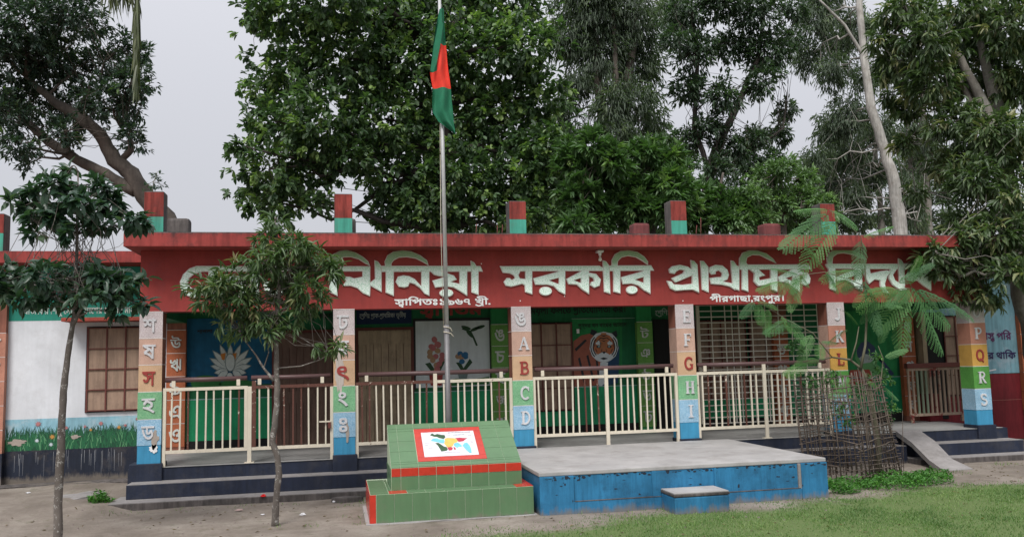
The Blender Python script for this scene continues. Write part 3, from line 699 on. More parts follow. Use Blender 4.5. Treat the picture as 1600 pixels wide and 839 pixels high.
# lotus panel
lot = pxpoly('lotus_mural', [(292, 498), (428, 496), (430, 599), (292, 603)], WY, BLUEP, P, 0, .004)
PETAL = plain('lotus_petal_paint', (.50, .56, .54, 1), .7); PETD = plain('lotus_petal_shade_paint', (.16, .22, .22, 1), .7); PADG = plain('lily_pad_paint', (.02, .14, .03, 1), .7)
pxpoly('lily_pad', ell(322, 598, 24, 12), WY, PADG, lot, .002); pxpoly('lily_pad', ell(372, 600, 30, 7), WY, PADG, lot, .002)
cx, cy = 360, 578
k = 0
for ang, ln in ((-168, 32), (-150, 38), (-132, 42), (-112, 44), (-90, 42), (-68, 44), (-48, 44), (-30, 40), (-12, 34), (170, 26), (10, 26), (150, 24), (30, 22), (95, 16)):
    k += 1; a = R(ang); dx, dy = math.cos(a), math.sin(a); px_, py_ = -dy, dx; wd = 5.5
    for nm, mt, g, lf in (('petal_outline', PETD, 1.0, .003), ('petal', PETAL, .78, .0042)):
        l2 = ln*(.94 if g < 1 else 1); w_ = wd*g
        lf2 = .002+.0014*k+(.0007 if g < 1 else 0)
        pxpoly(nm, [(cx+dx*4, cy+dy*4)]+[(cx+dx*l2*t+px_*w_*s, cy+dy*l2*t+py_*w_*s) for t, s in ((.35, .75), (.6, 1), (.82, .6), (1, 0), (.82, -.6), (.6, -1), (.35, -.75))], WY, mt, lot, lf2, .0006)
pxpoly('petal_outline', ell(360, 566, 8, 14.5), WY, PETD, lot, .0229, .0005)
pxpoly('petal', ell(360, 566, 7, 13), WY, PETAL, lot, .0235, .001)
for x in (349, 366): pxpoly('stamen', [(x-4, 553), (x+4, 551), (x+2, 562), (x-2, 562)], WY, plain('stamen_orange', (.45, .16, .02, 1)), lot, .0225, .001)
write_px('caption', 'শাপলা', 308, 521, 332, 520, 8, WY-.004, BLACK, lot, bold=.02)
# bay two: lintel sign, welcome word, picture panel
sgn = pxpoly('class_sign', [(557, 480), (643, 479), (643, 505), (557, 507)], WY, SIGNBL, P, .012, .012)
write_px('class_name', 'েশ~িণঃ প~াক-প~াথিমক/ তৃতীয়', 562, 497, 634, 495.5, 10, WY-.016, plain('chalk_white', (.40, .44, .44, 1)), sgn, bold=.008)
write_px('welcome_word', 'স_বাগতম', 656, 493, 753, 491, 24, WY, REDL, P, bold=.03)
pan = pxpoly('picture_panel', [(649, 502), (764, 500.5), (766, 602), (650, 606)], WY, GREYW, P, .008, .008)
fr = BLACK
for a in ([(645, 498), (768, 496), (768, 500.5), (645, 502)], [(645, 502), (649, 502), (650, 608), (646, 608)], [(764, 500.5), (768, 500.5), (770, 605), (766, 605)]):
    pxpoly('panel_border', a, WY, fr, P, .009, .008)
# plain flowering shrubs stand in for the painted figures
PK = plain('pink_paint', (.42, .13, .13, 1)); BLP = plain('blue_paint', (.015, .12, .26, 1)); DKG = plain('deep_green_paint', (.015, .06, .02, 1)); TANP = plain('tan_paint', (.36, .22, .12, 1))
rr = random.Random(3)
for i in range(16):
    t = rr.uniform(0, 6.28); r_ = rr.uniform(0, 1)**.5
    pxpoly('painted_flower', ell(681+math.cos(t)*11*r_, 553+math.sin(t)*24*r_, 5, 4.4, 9, rr.uniform(0, 3)), WY, PK if i % 3 else TANP, pan, .010+.0006*i, .002)
for i in range(9):
    t = rr.uniform(0, 6.28); r_ = rr.uniform(0, 1)**.5
    pxpoly('painted_flower', ell(722+math.cos(t)*8*r_, 562+math.sin(t)*11*r_, 4.6, 4, 9), WY, BLP if i % 3 else TANP, pan, .010+.0006*i, .002)
pxpoly('painted_pot', [(670, 583), (692, 583), (690, 602), (673, 602)], WY, REDL, pan, .020, .002)
pxpoly('painted_pot', [(714, 578), (732, 578), (729, 592), (717, 592)], WY, PETD, pan, .020, .002)
pxpoly('painted_leaf', [(676, 583), (664, 568), (672, 566), (681, 580), (690, 560), (698, 560), (686, 583)], WY, DKG, pan, .0095, .002)
pxpoly('painted_leaf', [(720, 578), (712, 566), (720, 566), (724, 575), (734, 560), (738, 566), (728, 578)], WY, DKG, pan, .0095, .002)
pxpoly('painted_grass', [(700, 594), (712, 591), (740, 592), (764, 588), (764, 600), (700, 603)], WY, PADG, pan, .009, .002)
# plain branch of leaves near the top of the panel
pxpoly('painted_twig', stroke([(722, 513), (735, 518), (740, 528), (745, 540)], 3), WY, DKG, pan, .010, .002)
for x, y, a in ((728, 512, .3), (742, 514, -.4), (750, 511, -.3), (734, 522, .8)): pxpoly('painted_leaf', ell(x, y, 8, 2.6, 10, a), WY, DKG, pan, .0105, .002)
# bay three: hygiene slogan, tiger mural
pxpoly('upper_green_band', [(825, 470), (1050, 468), (1050, 494), (825, 497)], WY, DGREEN, P, .002, .004)
pxpoly('band_line', [(893, 497.5), (1018, 496), (1018, 497), (893, 498.6)], WY, plain('thin_line', (.2, .34, .26, 1)), P, .008, .002)
write_px('slogan', 'ময়লা ফলেত প~িতেযািগতা কর।', 829, 491, 978, 487.5, 15, WY-.006, BLACK, P, bold=.02)
tig = pxpoly('tiger_mural', [(894, 498), (972, 497), (972, 598), (894, 600)], WY, MGREEN, P, .0, .004)
write_px('caption', 'সুন্দর বন বােঘর আবাস', 903, 512, 979, 510, 9, WY-.004, BLACK, tig, bold=.012)
TG = plain('tiger_orange', (.46, .15, .06, 1)); TGB = plain('tiger_body', (.32, .095, .06, 1)); TW = plain('tiger_white', (.62, .68, .72, 1)); TD = plain('tiger_dark', (.012, .016, .024, 1)); TBE = plain('tiger_eye_blue', (.35, .5, .5, 1)); TBL = plain('tiger_night_blue', (.006, .05, .12, 1))
def tg(pts, m_, l, nm='stripe'): pxpoly(nm, pts, WY, m_, tig, l, .002)
tg([(940, 575), (968, 540), (966, 598), (938, 604)], TBL, .002, 'blue_shade')
tg([(896, 533), (908, 524), (922, 521), (936, 530), (946, 560), (945, 600), (895, 606)], TGB, .003, 'tiger_body')
for a in ([(898, 545), (914, 530), (917, 532), (900, 549)], [(903, 560), (912, 600), (916, 600), (906, 558)], [(916, 556), (926, 596), (929, 594), (919, 554)], [(930, 558), (934, 590), (937, 590), (933, 558)]): tg(a, TD, .0045)
tg([(922, 522), (924, 514), (932, 517), (934, 526)], TD, .0046, 'ear'); tg([(955, 520), (963, 516), (965, 524), (960, 530)], TD, .0046, 'ear')
tg([(921, 545), (923, 530), (931, 521), (943, 518), (956, 521), (964, 530), (966, 544), (962, 556), (954, 563), (943, 567), (932, 563), (925, 556)], TW, .0050, 'tiger_face')
tg([(926, 543), (928, 531), (935, 524), (943, 521), (952, 524), (959, 531), (961, 543), (956, 552), (943, 558), (931, 552)], TG, .0056, 'tiger_face')
tg([(939, 520), (947, 520), (950, 548), (943, 554), (936, 548)], plain('tiger_bright', (.42, .16, .07, 1)), .0062, 'tiger_nose_bridge')
tg([(930, 537), (934, 531), (940, 536), (936, 540)], TW, .0062, 'brow'); tg([(948, 536), (953, 531), (958, 537), (952, 540)], TW, .0062, 'brow')
tg([(931, 541), (935, 538.6), (939, 541), (937, 543.5), (933, 543.5)], TD, .0068, 'eye'); tg([(948, 541), (952, 538.6), (956, 541), (954, 543.5), (950, 543.5)], TD, .0068, 'eye')
tg([(935, 553), (943, 549), (951, 553), (952, 560), (943, 564), (935, 560)], TW, .0068, 'muzzle'); tg([(940, 549), (947, 549), (943.5, 553)], TD, .0074, 'nose'); tg([(937, 560), (943, 558), (950, 560), (943, 562)], TD, .0074, 'mouth')
for a in ([(936, 523), (943, 526), (950, 523), (943, 524)], [(935, 527), (943, 530), (951, 527), (943, 528)], [(937, 531), (943, 533.5), (949, 531), (943, 532)]): tg(a, TD, .0074)
for s in (-1, 1):
    for r_ in (17, 20.5):
        tg(stroke([(943.5+s*r_*math.cos(R(t)), 542+r_*1.05*math.sin(R(t))) for t in range(-45, 60, 15)], 1.6), TD, .0074)
for s in (-1, 1):
    for k_, (r_, a0, a1) in enumerate(((13, -70, -25), (14.5, -20, 5), (13.5, 15, 40))): tg(stroke([(943.5+s*r_*math.cos(R(t)), 541+r_*1.05*math.sin(R(t))) for t in range(a0, a1, 8)], 1.1), TD, .0076)
    tg(stroke([(943.5+s*3, 545), (943.5+s*4.5, 550)], .8), TD, .0076); tg([(943.5+s*8-2.2, 541.2), (943.5+s*8, 539.9), (943.5+s*8+2.2, 541.2), (943.5+s*8, 542.6)], TBE, .0082, 'iris')
tg([(938, 566), (950, 566), (946, 598), (938, 604), (934, 600)], TW, .0045, 'chest')
box('light_switch', at(902, 515, Y=WY).x-.02, at(902, 515, Y=WY).x+.03, WY-.03, WY-.009, 2.32, 2.40, WHITE, P)
write_px('room_name', 'েশ~িণঃ', 1024, 493, 1047, 492, 12, WY-.004, plain('chalk_white', (.4, .44, .44, 1)), P, bold=.01)
write_px('room_name', 'পাঠ্যকক্ষ', 474, 499, 519, 497, 11, WY, BLACK, P, bold=.01)
# bay five: bird mural
brd = pxpoly('bird_mural', [(1322, 486), (1402, 484), (1402, 600), (1322, 603)], WY, MGREEN, P, 0, .004)
BD = plain('bird_blue_black', (.022, .04, .10, 1)); BW = plain('bird_grey_white', (.34, .38, .38, 1))
pxpoly('halo', [(1338, 545), (1372, 570), (1392, 592), (1372, 594), (1348, 580), (1336, 560)], WY, plain('pale_green_glow_paint', (.10, .28, .10, 1)), brd, .001, .002)
pxpoly('bird_body', [(1338, 548), (1345, 535), (1356, 533), (1366, 541), (1372, 556), (1364, 560), (1350, 562), (1340, 558)], WY, BD, brd, .003, .002)
pxpoly('bird_belly', [(1342, 560), (1350, 552), (1368, 558), (1360, 566), (1346, 568)], WY, BW, brd, .0045, .002)
pxpoly('bird_wing', [(1352, 538), (1362, 540), (1374, 556), (1378, 566), (1366, 560)], WY, BD, brd, .006, .002)
pxpoly('bird_tail', [(1368, 556), (1374, 556), (1397, 584), (1392, 587)], WY, BD, brd, .006, .002)
pxpoly('painted_stump', [(1328, 578), (1358, 577), (1366, 600), (1324, 601)], WY, SHADE, brd, .003, .002)
# --- white lattice grille before the windows of bay four
GR = paint('grille_white_enamel', (.80, .76, .68, 1), .2, .1, .5)
gx0, gx1, gz0, gz1, gy = 9.42, 12.02, .60, 2.9, 1.86
gp = box('window_grille', gx0-.03, gx0+.03, gy-.02, gy+.02, gz0, gz1, CREAM, P)
for i in range(1, 19): 
    x = gx0+(gx1-gx0)*i/19
    if i % 2 == 0 or i in (5, 6): box('bar', x-.009, x+.009, gy-.005, gy+.005, gz0, gz1, GR, gp)
for j in range(22):
    z = gz0+(gz1-gz0)*j/21; box('bar', gx0+.03, gx1, gy-.0155, gy-.0052, z-.009, z+.009, GR, gp)
# --- left wing
wallpanel('wing_wall', -8, -.0, 1.12, 2.70, WHITEW, WY-.002, .013)
wallpanel('green_band', -8, -.0, 2.70, 3.585, TEAL, WY-.004, .015)
wallpanel('mural_sky', -8, -.0, .80, 1.12, SKYWALL, WY-.003, .014)
wallpanel('wall_base', -8, -.13, -.05, .62, SPILL, WY-.010, .02)
box('mud_ledge', -8, -.13, 1.55, WY-.012, -.1, .115, OLDC, P, rough=.012)
boarded_window(138, 226, 1.22, 2.56, 3, 4)
sd_ = box('window_shade', -1.52, -.02, 1.62, WY-.0055, 2.66, 2.72, SHADE, P, bev=.006)
write_px('slogan', 'আজেকর িশশু েসানার েদেশর েসানার মানুষ', 34, 491, 217, 489, 14.5, WY-.004, plain('slogan_white', (.55, .62, .58, 1)), P, bold=.012)
# painted grass and flowers
PG = [plain('painted_grass_a', (.010, .075, .035, 1)), plain('painted_grass_b', (.015, .125, .05, 1)), plain('painted_grass_c', (.09, .26, .12, 1))]
rr = random.Random(11); mbs = [MB(), MB(), MB()]
for i in range(2100):
    x = rr.uniform(-2.4, -.02); z = .60+rr.random()**1.3*.24 ; h = rr.uniform(.07, .22); lean = rr.uniform(-.09, .09); k = 0 if i < 1600 else (1 if i < 2040 else 2)
    pts = [(x, z), (x+lean*.4, z+h*.6), (x+lean, z+h)]; lf = .006+.0000018*i
    mbs[k].add([(x-.008, WY-lf, z), (x+.008, WY-lf, z), (x+lean*.4+.004, WY-lf, z+h*.6), (x+lean*.4-.004, WY-lf, z+h*.6), (x+lean, WY-lf, z+h*(.95 if abs(lean) > .05 else 1))], [(0, 1, 2, 3), (3, 2, 4)])
mur = box('meadow_mural', -8, -.0, WY-.0045, WY+.01, .62, .80, PG[0], P)
for k in range(3): tag(mbs[k].build('painted_blades', PG[k], mur), kind='stuff')
for x, y, c, r_ in ((158, 661, 0, 4.5), (60, 662, 0, 5.5), (82, 682, 1, 5), (58, 688, 2, 4), (80, 694, 2, 4), (104, 668, 0, 3.5), (186, 667, 1, 4), (196, 664, 0, 3.2), (133, 666, 0, 3), (142, 671, 1, 3), (214, 654, 0, 3)):
    if x > 218: continue
    p = at(x, y, Y=WY); mt = [plain('mural_flower_red', (.42, .17, .17, 1)), plain('mural_flower_orange', (.50, .25, .06, 1)), plain('mural_flower_pale', (.5, .58, .62, 1))][c]
    mb = MB(); r2 = r_*.0095; pts = []
    for i in range(16): t = 2*math.pi*i/16; rad = r2*(1.0 if i % 2 else .45); pts.append((p.x+math.cos(t)*rad, p.z+math.sin(t)*rad))
    slab2d(mb, pts, [], planeXZ, WY-.0135, WY-.011); mb.build('painted_flower', mt, mur)
for x, y, rx, rz, s in ((27, 691, .13, .05, 1), (118, 682, .07, .03, 2)):
    p = at(x, y, Y=WY); blotch('bare_patch', p.x, p.z, rx, rz, WY-.012, PLAST, mur, s, .003)
DRIP = plain('chalky_drip', (.20, .21, .23, 1), .9); mb = MB(); rr = random.Random(4)
for i in range(34):
    x = rr.choice((rr.gauss(-2.2, .04), rr.uniform(-2.0, -1.2), rr.gauss(-1.0, .18), rr.gauss(-1.0, .18))); z1 = rr.uniform(.50, .62); h = rr.uniform(.1, .36); w_ = rr.uniform(.002, .005)
    mb.add([(x-w_, WY-.0112, z1), (x+w_, WY-.0112, z1), (x+w_*.4, WY-.0112, z1-h), (x-w_*.4, WY-.0112, z1-h)], [(0, 3, 2, 1)])
mb.build('drips', DRIP, P)
# --- right wing
wallpanel('wing_wall', 14.31, 19, 1.34, 3.585, paint('pale_blue_slogan_wall', (.22, .42, .50, 1), .15, .3, dirt=(.42, .48, .55, 1), dirt_amt=.9), WY-.004, .015)
wallpanel('dado', 14.31, 19, .02, 1.33, MAROON, WY-.007, .018)
box('dado_line', 14.31, 19, WY-.010, WY, .80, .808, plain('dull_joint', (.3, .12, .1, 1)), P)
PURP = plain('slogan_purple', (.10, .02, .10, 1))
write_px('slogan', 'এই মাস_ক পির', 1508, 531, 1580, 530, 16, WY-.005, PURP, P, bold=.02); write_px('slogan', 'েথেক দূের থািক', 1492, 561, 1587, 560, 15.5, WY-.005, plain('slogan_navy', (.03, .02, .09, 1)), P, bold=.02)
pxpoly('slogan_dash', stroke([(1540, 580), (1556, 577)], 2), WY, WHITE, P, .006, .002)
# bay six opening behind the gate: doorway with its unlit room painted as a black panel, and boarded window
x0, x1 = at(1432, 560, Y=WY).x, at(1474, 560, Y=WY).x
box('doorway', x0, x1, WY-.03, WY-.0124, FL+.01, 2.6, DARK, P); box('door_leaf', x0-.02, x0+.07, WY-.25, WY-.031, FL+.01, 2.6, WOODT, P)
boarded_window(1476, 1512, .95, 2.5, 2, 4)
tube('electrical_pipe', [(14.04+.2, WY-.06, 2.55), (14.04+.2, WY-.06, 3.4)], .012, OLDC, P, 6)

# --- veranda railings (one per bay), leaf frames with bars, handrail pipe above
def hexrail(k, x0, x1, m_frame, leafs, lock=False):
    y = .05
    rl = thing_part('railing', P)
    # handrail
    for a, b in ([(x0+.05, x1-.05)] if not lock else [(x0+.02, x0+1.16), (x0+1.22, x1-.04)]):
        tube('handrail', [(a, y+.03, 1.705), ((a+b)/2, y+.03, 1.70), (b, y+.03, 1.705)], .034, PIPE, rl, 12)
        for xx in (a+.12, b-.12): box('stub', xx-.025, xx+.025, y-.01, y+.02, 1.6, 1.69, CREAM, rl)
    xm = (x0+x1)/2
    box('mid_post', xm-.028, xm+.028, y-.03, y+.0, FL, 1.69 if not lock else 1.58, CREAM, rl)
    box('foot_plate', xm-.07, xm+.07, y-.05, y+.03, FL+.005, FL+.02, CREAM, rl)
    for j, (a, b) in enumerate(((x0, xm-.03), (xm+.03, x1))):
        mt = m_frame[j]
        box('frame_rail', a, b, y-.022, y+.018, 1.545, 1.59, mt, rl); box('frame_rail', a, b, y-.022, y+.018, .655, .70, CREAM, rl)
        e = a if j == 0 else b-.045
        box('frame_post', e, e+.045, y-.024, y+.02, FL+.004 if True else .7, 1.5445, CREAM if not (lock and j) else CREAM, rl)
        if j == 0 and lock: box('frame_post', b-.045, b, y-.024, y+.02, .70, 1.5445, CREAM, rl)
        if j == 1 and lock: box('frame_post', a, a+.06, y-.024, y+.02, .70, 1.66, BROWNE, rl)
        n = 9 if lock else 10
        for i in range(1, n+1):
            xx = a+(b-a)*i/(n+1); jit = random.uniform(-.006, .006)
            leanbar(xx+jit, y, .7005, 1.5445, BROWNE if random.random() < .14 else CREAM, rl)
    return rl
def leanbar(x, y, z0, z1, mat, par):
    j = random.gauss(0, .006); w = random.uniform(.0105, .0125); V, F = boxvf(x-w, x+w, y-w, y+w, z0, z1)
    V = [(a+(j if c > (z0+z1)/2 else 0), b, c) for a, b, c in V]; return obj('bar', V, F, mat, par)
def thing_part(name, parent):
    o = bpy.data.objects.new(name, None); COL.objects.link(o); o.parent = parent; o.empty_display_size = .1; return o
hexrail(0, .33, 2.735, (CREAM, BROWNE), 2, True)
hexrail(1, 3.06, 5.475, (BROWNE, CREAM), 2)
hexrail(2, 5.80, 8.215, (CREAM, CREAM), 2)
hexrail(3, 8.54, 10.955, (CREAM, CREAM), 2)
rl = [o for o in school.children if o.name.startswith('railing')][0]
box('lock_bracket', 2.53, 2.70, -.0, .025, 1.02, 1.04, CREAM, rl); box('lock', 2.66, 2.70, -.01, .02, .93, 1.02, REDBR, rl)
# small stained gate standing inside the last bay
g5 = thing('veranda_gate', 'short stained barred gate with brown hood standing before the last doorway', 'gate', (13.6, 1.5, FL))
GTN = paint('gate_dull_beige', (.34, .25, .19, 1), .3, .3, .7, wear=(.17, .035, .03, 1), wear_at=.57, wscale=2.6)
GTG = paint('gate_greenish_bar', (.20, .24, .17, 1), .3, .3, .7)
ga, gb = 13.48, 14.66
box('frame_rail', ga, gb, 1.48, 1.52, 1.46, 1.51, GTN, g5); box('frame_rail', ga, gb, 1.48, 1.52, .60, .65, GTN, g5)
for i in range(13):
    x = ga+.02+(gb-ga-.04)*i/12; box('bar', x-.02, x+.02, 1.485, 1.512, .6505, 1.4595, GTG if 2 <= i <= 4 else GTN, g5)
for x in (ga+.05, gb-.05): box('leg', x-.025, x+.025, 1.481, 1.519, FL+.006, .5995, GTN, g5)
box('hood', ga-.02, gb+.05, 1.44, 1.56, 1.5105, 1.60, REDBR, g5, bev=.01)
# big red patch of the side wall seen under the gate
box('side_wall', 14.02, 14.30, WY-.4, WY-.015, FL, 1.0, MAROON, P)

# ================================================================ STAGE, MONUMENT, FLAG
stage = thing('open_stage', 'blue painted concrete stage with a pale grey top joined to the veranda', 'stage', (7.1, -2.9, 0))
sx0, sx1, sy = 5.19, 9.0, -2.9
box('base', sx0, sx1, sy, -.345 if False else -.06, -.1, .455, STAGEBL, stage, rough=.0)
box('top_slab', sx0-.01, sx1+.008, sy-.012, -.055, .4555, .505, STAGETOP, stage, bev=.01)
blk = lambda n, a, b, z0, z1, d, mt=STAGEBL: box(n, a, b, sy-d, sy+.01, z0, z1, mt, stage, bev=.006)
blk('corner_pier', sx0-.004, sx0+.42, -.05, .452, .035); blk('corner_pier', sx1-.36, sx1+.004, -.05, .452, .035)
blk('kerb_band', sx0+.42, sx1-.36, -.05, .14, .030); blk('mid_pier', 6.62, 6.80, .14, .452, .018); blk('chipped_lip', 5.62, 8.62, .14, .148, .034, OLDC)
blk('panel_rib', 7.45, 7.48, .15, .45, .02); blk('paint_joint', sx1-.40, sx1-.361, .0, .45, .028, TREAD)
mb = MB(); rr = random.Random(31)
for i in range(130):
    x = rr.uniform(sx0+.02, sx1-.02); z = .452-abs(rr.gauss(0, .022)) if rr.random() < .75 else rr.uniform(.02, .42); w_ = rr.uniform(.004, .03); h_ = rr.uniform(.003, .016)*(2 if rr.random() < .15 else 1)
    pts = [(x+math.cos(t)*w_*rr.uniform(.5, 1.2), min(.4545, z+math.sin(t)*h_*rr.uniform(.5, 1.2))) for t in [k*.785 for k in range(8)]]
    yb = sy-.0355 if (x < sx0+.42 or x > sx1-.36) else sy-.0005
    slab2d(mb, pts, [], planeXZ, yb-.0012-i*.000004, yb)
tag(mb.build('chipped_paint', plain('old_dark_undercoat', (.018, .025, .04, 1), .9), stage), kind='stuff')
sb_ = thing('step_block', 'small blue sided concrete step with a chipped whitish top against the stage front', 'step', (7.1, -3.3, 0))
box('block', 6.72, 7.42, -3.38, -2.94, -.08, .195, STAGEBL, sb_, bev=.02); box('worn_lip', 6.715, 7.425, -3.386, -2.938, .196, .225, OLDC, sb_, bev=.008)
box('top', 6.72, 7.42, -3.37, -2.94, .2255, .242, STAGETOP, sb_, bev=.005)

TILEG = paint('green_glazed_tile', (.105, .195, .10, 1), .12, .08, .28, dirt=(.16, .17, .12, 1), dirt_amt=.35, bstr=0, splash=.02); TILER = plain('red_glazed_tile', (.47, .035, .020, 1), .25, 0, .5)
GROUT = plain('pale_grout', (.42, .50, .36, 1), .8)
mon = thing('map_monument', 'green and red tiled desk-shaped monument with a coloured map panel, before the stage', 'monument', (4.2, -2.8, 0))
mx0, mx1, my0, my1, mz = 3.17, 5.13, -2.82, -1.45, .34
box('tier', mx0, mx1, my0, my1, -.08, mz, GROUT, mon)
box('mortar_foot', mx0-.05, mx1+.03, my0-.05, my1, -.08, .012, STAGETOP, mon, rough=.004)
tx0, tx1, ty0, ty1 = 3.43, 5.035, -2.60, -1.78
V = [(tx0, ty0, mz), (tx1, ty0, mz), (tx1, ty1, mz), (tx0, ty1, mz), (tx0, ty0, .605), (tx1, ty0, .605), (tx1, ty1, 1.065), (tx0, ty1, 1.065)]
desk = obj('desk', V, boxvf(0, 1, 0, 1, 0, 1)[1], GROUT, mon)
def tile(x0, x1, y0, y1, z0, z1, mat, par): return box('tile', x0, x1, y0, y1, z0, z1, mat, par, bev=.0)
g = .004; n = 9; w = (mx1-mx0-.07)/n; tier = [o for o in mon.children if o.name.startswith('tier')][0]
tile(mx0, mx0+.066, my0-.008, my0-.0002, .015, mz-.002, TILER, tier)
for i in range(n): tile(mx0+.07+i*w+g, mx0+.07+(i+1)*w-g/2, my0-.008, my0-.0002, .015, mz-.002, TILEG, tier)
for i in range(4): tile(mx0-.008, mx0-.0002, my0+.34*i+g, my0+.34*(i+1)-g, .015, mz-.002, TILER, tier)
yy = [my0+.002, my0+.2, my0+.54, my0+.88, my0+1.22]
for i in range(9):
    for j in range(4):
        a, b = mx0+i*.218+g, mx0+(i+1)*.218-g
        if j > 0 or b > tx0:
            if yy[j]+g > ty0-.02 or j > 0:
                if a < tx0 < b: b = tx0-.012
                elif a < tx1 < b: a = tx1+.004
                elif a >= tx0 and b <= tx1: continue
                if b-a < .015: continue
        tile(a, min(b, mx1-.002), yy[j]+g, yy[j+1], mz+.0002, mz+.008, TILER if (i in (1, 8) and j == 0) or i > 7 else TILEG, tier)
n = 8; w = .215; xs_ = [tx0]+[tx0+.115+i*w for i in range(7)]+[tx1]
for i in range(len(xs_)-1):
    tile(xs_[i]+g, xs_[i+1]-g, ty0-.008, ty0-.0002, mz+.01, .50, TILEG, desk); tile(xs_[i]+g, xs_[i+1]-g, ty0-.009, ty0-.0002, .508, .603, TILER, desk)
for j in range(4): tile(tx0-.008, tx0-.0002, ty0+.2*j+g, ty0+.2*(j+1)-g, mz+.01, .60, TILEG, desk)
O_ = Vector((tx0, ty0, .605)); U_ = Vector((1, 0, 0)); Vv = Vector((0, ty1-ty0, .46)); SL = Vv.length; Vv.normalize(); Nn = U_.cross(Vv).normalized(); WD = tx1-tx0
def onslope(u, v, h): return tuple(O_+U_*u+Vv*v+Nn*h)
def stile(name, u0, u1, v0, v1, h, mat, par, h0=.0003):
    V = [onslope(a, b, c) for c in (h0, h) for a, b in ((u0, v0), (u1, v0), (u1, v1), (u0, v1))]
    return obj(name, V, boxvf(0, 1, 0, 1, 0, 1)[1], mat, par)
us = [0]+[.115+i*w for i in range(7)]+[WD]; vs = [0, .055, .105, .31, .51, .79, SL-.10, SL]
vs = [0, .07, .11, .33, .55, .77, .83, SL]
pu0, pu1, pv0, pv1 = .335, 1.19, .105, .81
for i in range(len(us)-1):
    for j in range(len(vs)-1):
        a, b, c, d = us[i], us[i+1], vs[j], vs[j+1]
        if a < pu1 and b > pu0 and c < pv1 and d > pv0:
            # cut round the red border
            if d > pv1 >= c: c = max(c, pv1+g)
            elif c < pv0 <= d: d = min(d, pv0-g)
            elif a < pu0 < b: b = pu0-g
            elif a < pu1 < b: a = pu1+g
            else: continue
            if b-a < .02 or d-c < .015: continue
        stile('tile', a+g/2, b-g/2, c+g/2, min(d, SL)-g/2, .007, TILEG, desk)
bw = .085
for a, b, c, d in ((pu0, pu1, pv0, pv0+bw), (pu0, pu1, pv1-bw, pv1), (pu0, pu0+bw, pv0+bw+g/2, pv1-bw-g/2), (pu1-bw, pu1, pv0+bw+g/2, pv1-bw-g/2)):
    stile('red_border_tile', a, b, c, d, .008, TILER, desk)
mp = stile('map_panel', pu0+bw+.002, pu1-bw-.002, pv0+bw+.002, pv1-bw-.002, .009, plain('white_printed_panel', (.66, .64, .69, 1), .35), desk)
# the map: regions as coloured flat print (u: 0..1 across, v: 0..1 down the panel, traced)
mu0, mu1, mv0, mv1 = pu0+bw, pu1-bw, pv0+bw, pv1-bw
def mapxy(x, y):
    """photo-zoom coordinates (5.714x of 600,650) -> panel plane"""
    # bilinear inverse of the panel's corners TL(440,165) TR(955,140) BR(1020,405) BL(472,437)
    u, v = .5, .5
    TL, TR, BR, BL = (440, 165), (955, 140), (1020, 405), (472, 437)
    for _ in range(12):
        px_ = (1-u)*(1-v)*TL[0]+u*(1-v)*TR[0]+u*v*BR[0]+(1-u)*v*BL[0]; py_ = (1-u)*(1-v)*TL[1]+u*(1-v)*TR[1]+u*v*BR[1]+(1-u)*v*BL[1]
        u += (x-px_)/540; v += (y-py_)/268
    return (mu0+(mu1-mu0)*u, mv1-(mv1-mv0)*v)
MG = plain('map_dark_green', (.035, .09, .04, 1)); MBL = plain('map_light_blue', (.17, .50, .72, 1)); MY = plain('map_yellow', (.72, .44, .11, 1)); MR = plain('map_red', (.42, .035, .06, 1)); MTX = plain('map_print_grey', (.20, .18, .19, 1))
pl = lambda u, v, h: onslope(u, v, h)
def region(pts, mat, h, nm='map_region'):
    mb = MB(); slab2d(mb, [mapxy(x, y) for x, y in pts], [], lambda u, v, y: onslope(u, v, -y), -(.0095+h), -.0092); mb.build(nm, mat, mp.parent)
region([(530, 195), (550, 172), (575, 190), (600, 180), (640, 190), (672, 192), (682, 215), (665, 238), (640, 232), (620, 228), (600, 215), (570, 212)], MG, .0002)
region([(535, 258), (560, 232), (600, 228), (620, 240), (665, 240), (675, 262), (665, 288), (640, 285), (610, 275), (575, 268)], MBL, .0004)
region([(672, 235), (700, 225), (770, 228), (790, 240), (805, 262), (790, 280), (765, 290), (755, 315), (730, 330), (700, 330), (680, 305), (668, 285), (676, 262)], MY, .0006)
region([(775, 228), (820, 222), (900, 228), (878, 242), (860, 262), (815, 270), (800, 258), (790, 238)], MR, .0003)
region([(580, 285), (610, 280), (640, 300), (665, 320), (695, 328), (705, 355), (690, 368), (640, 376), (625, 345), (605, 310)], MG, .0005)
region([(700, 332), (735, 325), (755, 335), (748, 360), (715, 365)], MR, .0008); region([(760, 328), (775, 330), (788, 350), (770, 358)], MR, .0008)
region([(770, 285), (800, 275), (830, 295), (850, 315), (835, 325), (815, 325), (800, 335), (775, 320), (762, 300)], MBL, .0007)
region([(850, 310), (870, 280), (895, 275), (925, 310), (940, 350), (942, 392), (918, 385), (895, 365), (870, 335)], MBL, .0002)
for (x, y, ln) in ((705, 168, 230), (760, 192, 125)):
    for i in range(int(ln/14)):
        region([(x+i*14, y-i*.7-5), (x+i*14+10, y-i*.7-6), (x+i*14+10, y-i*.7+3), (x+i*14, y-i*.7+4)], MTX if y < 180 else PETD, .0003, 'map_print')
for (x, y, ln) in ((690, 200, 40), (905, 198, 36), (478, 283, 48), (480, 308, 28), (512, 338, 40), (672, 385, 160), (915, 258, 36), (935, 272, 24)):
    region([(x, y-1.5), (x+ln, y-3), (x+ln, y+.5), (x, y+2)], MTX, .0003, 'map_print')

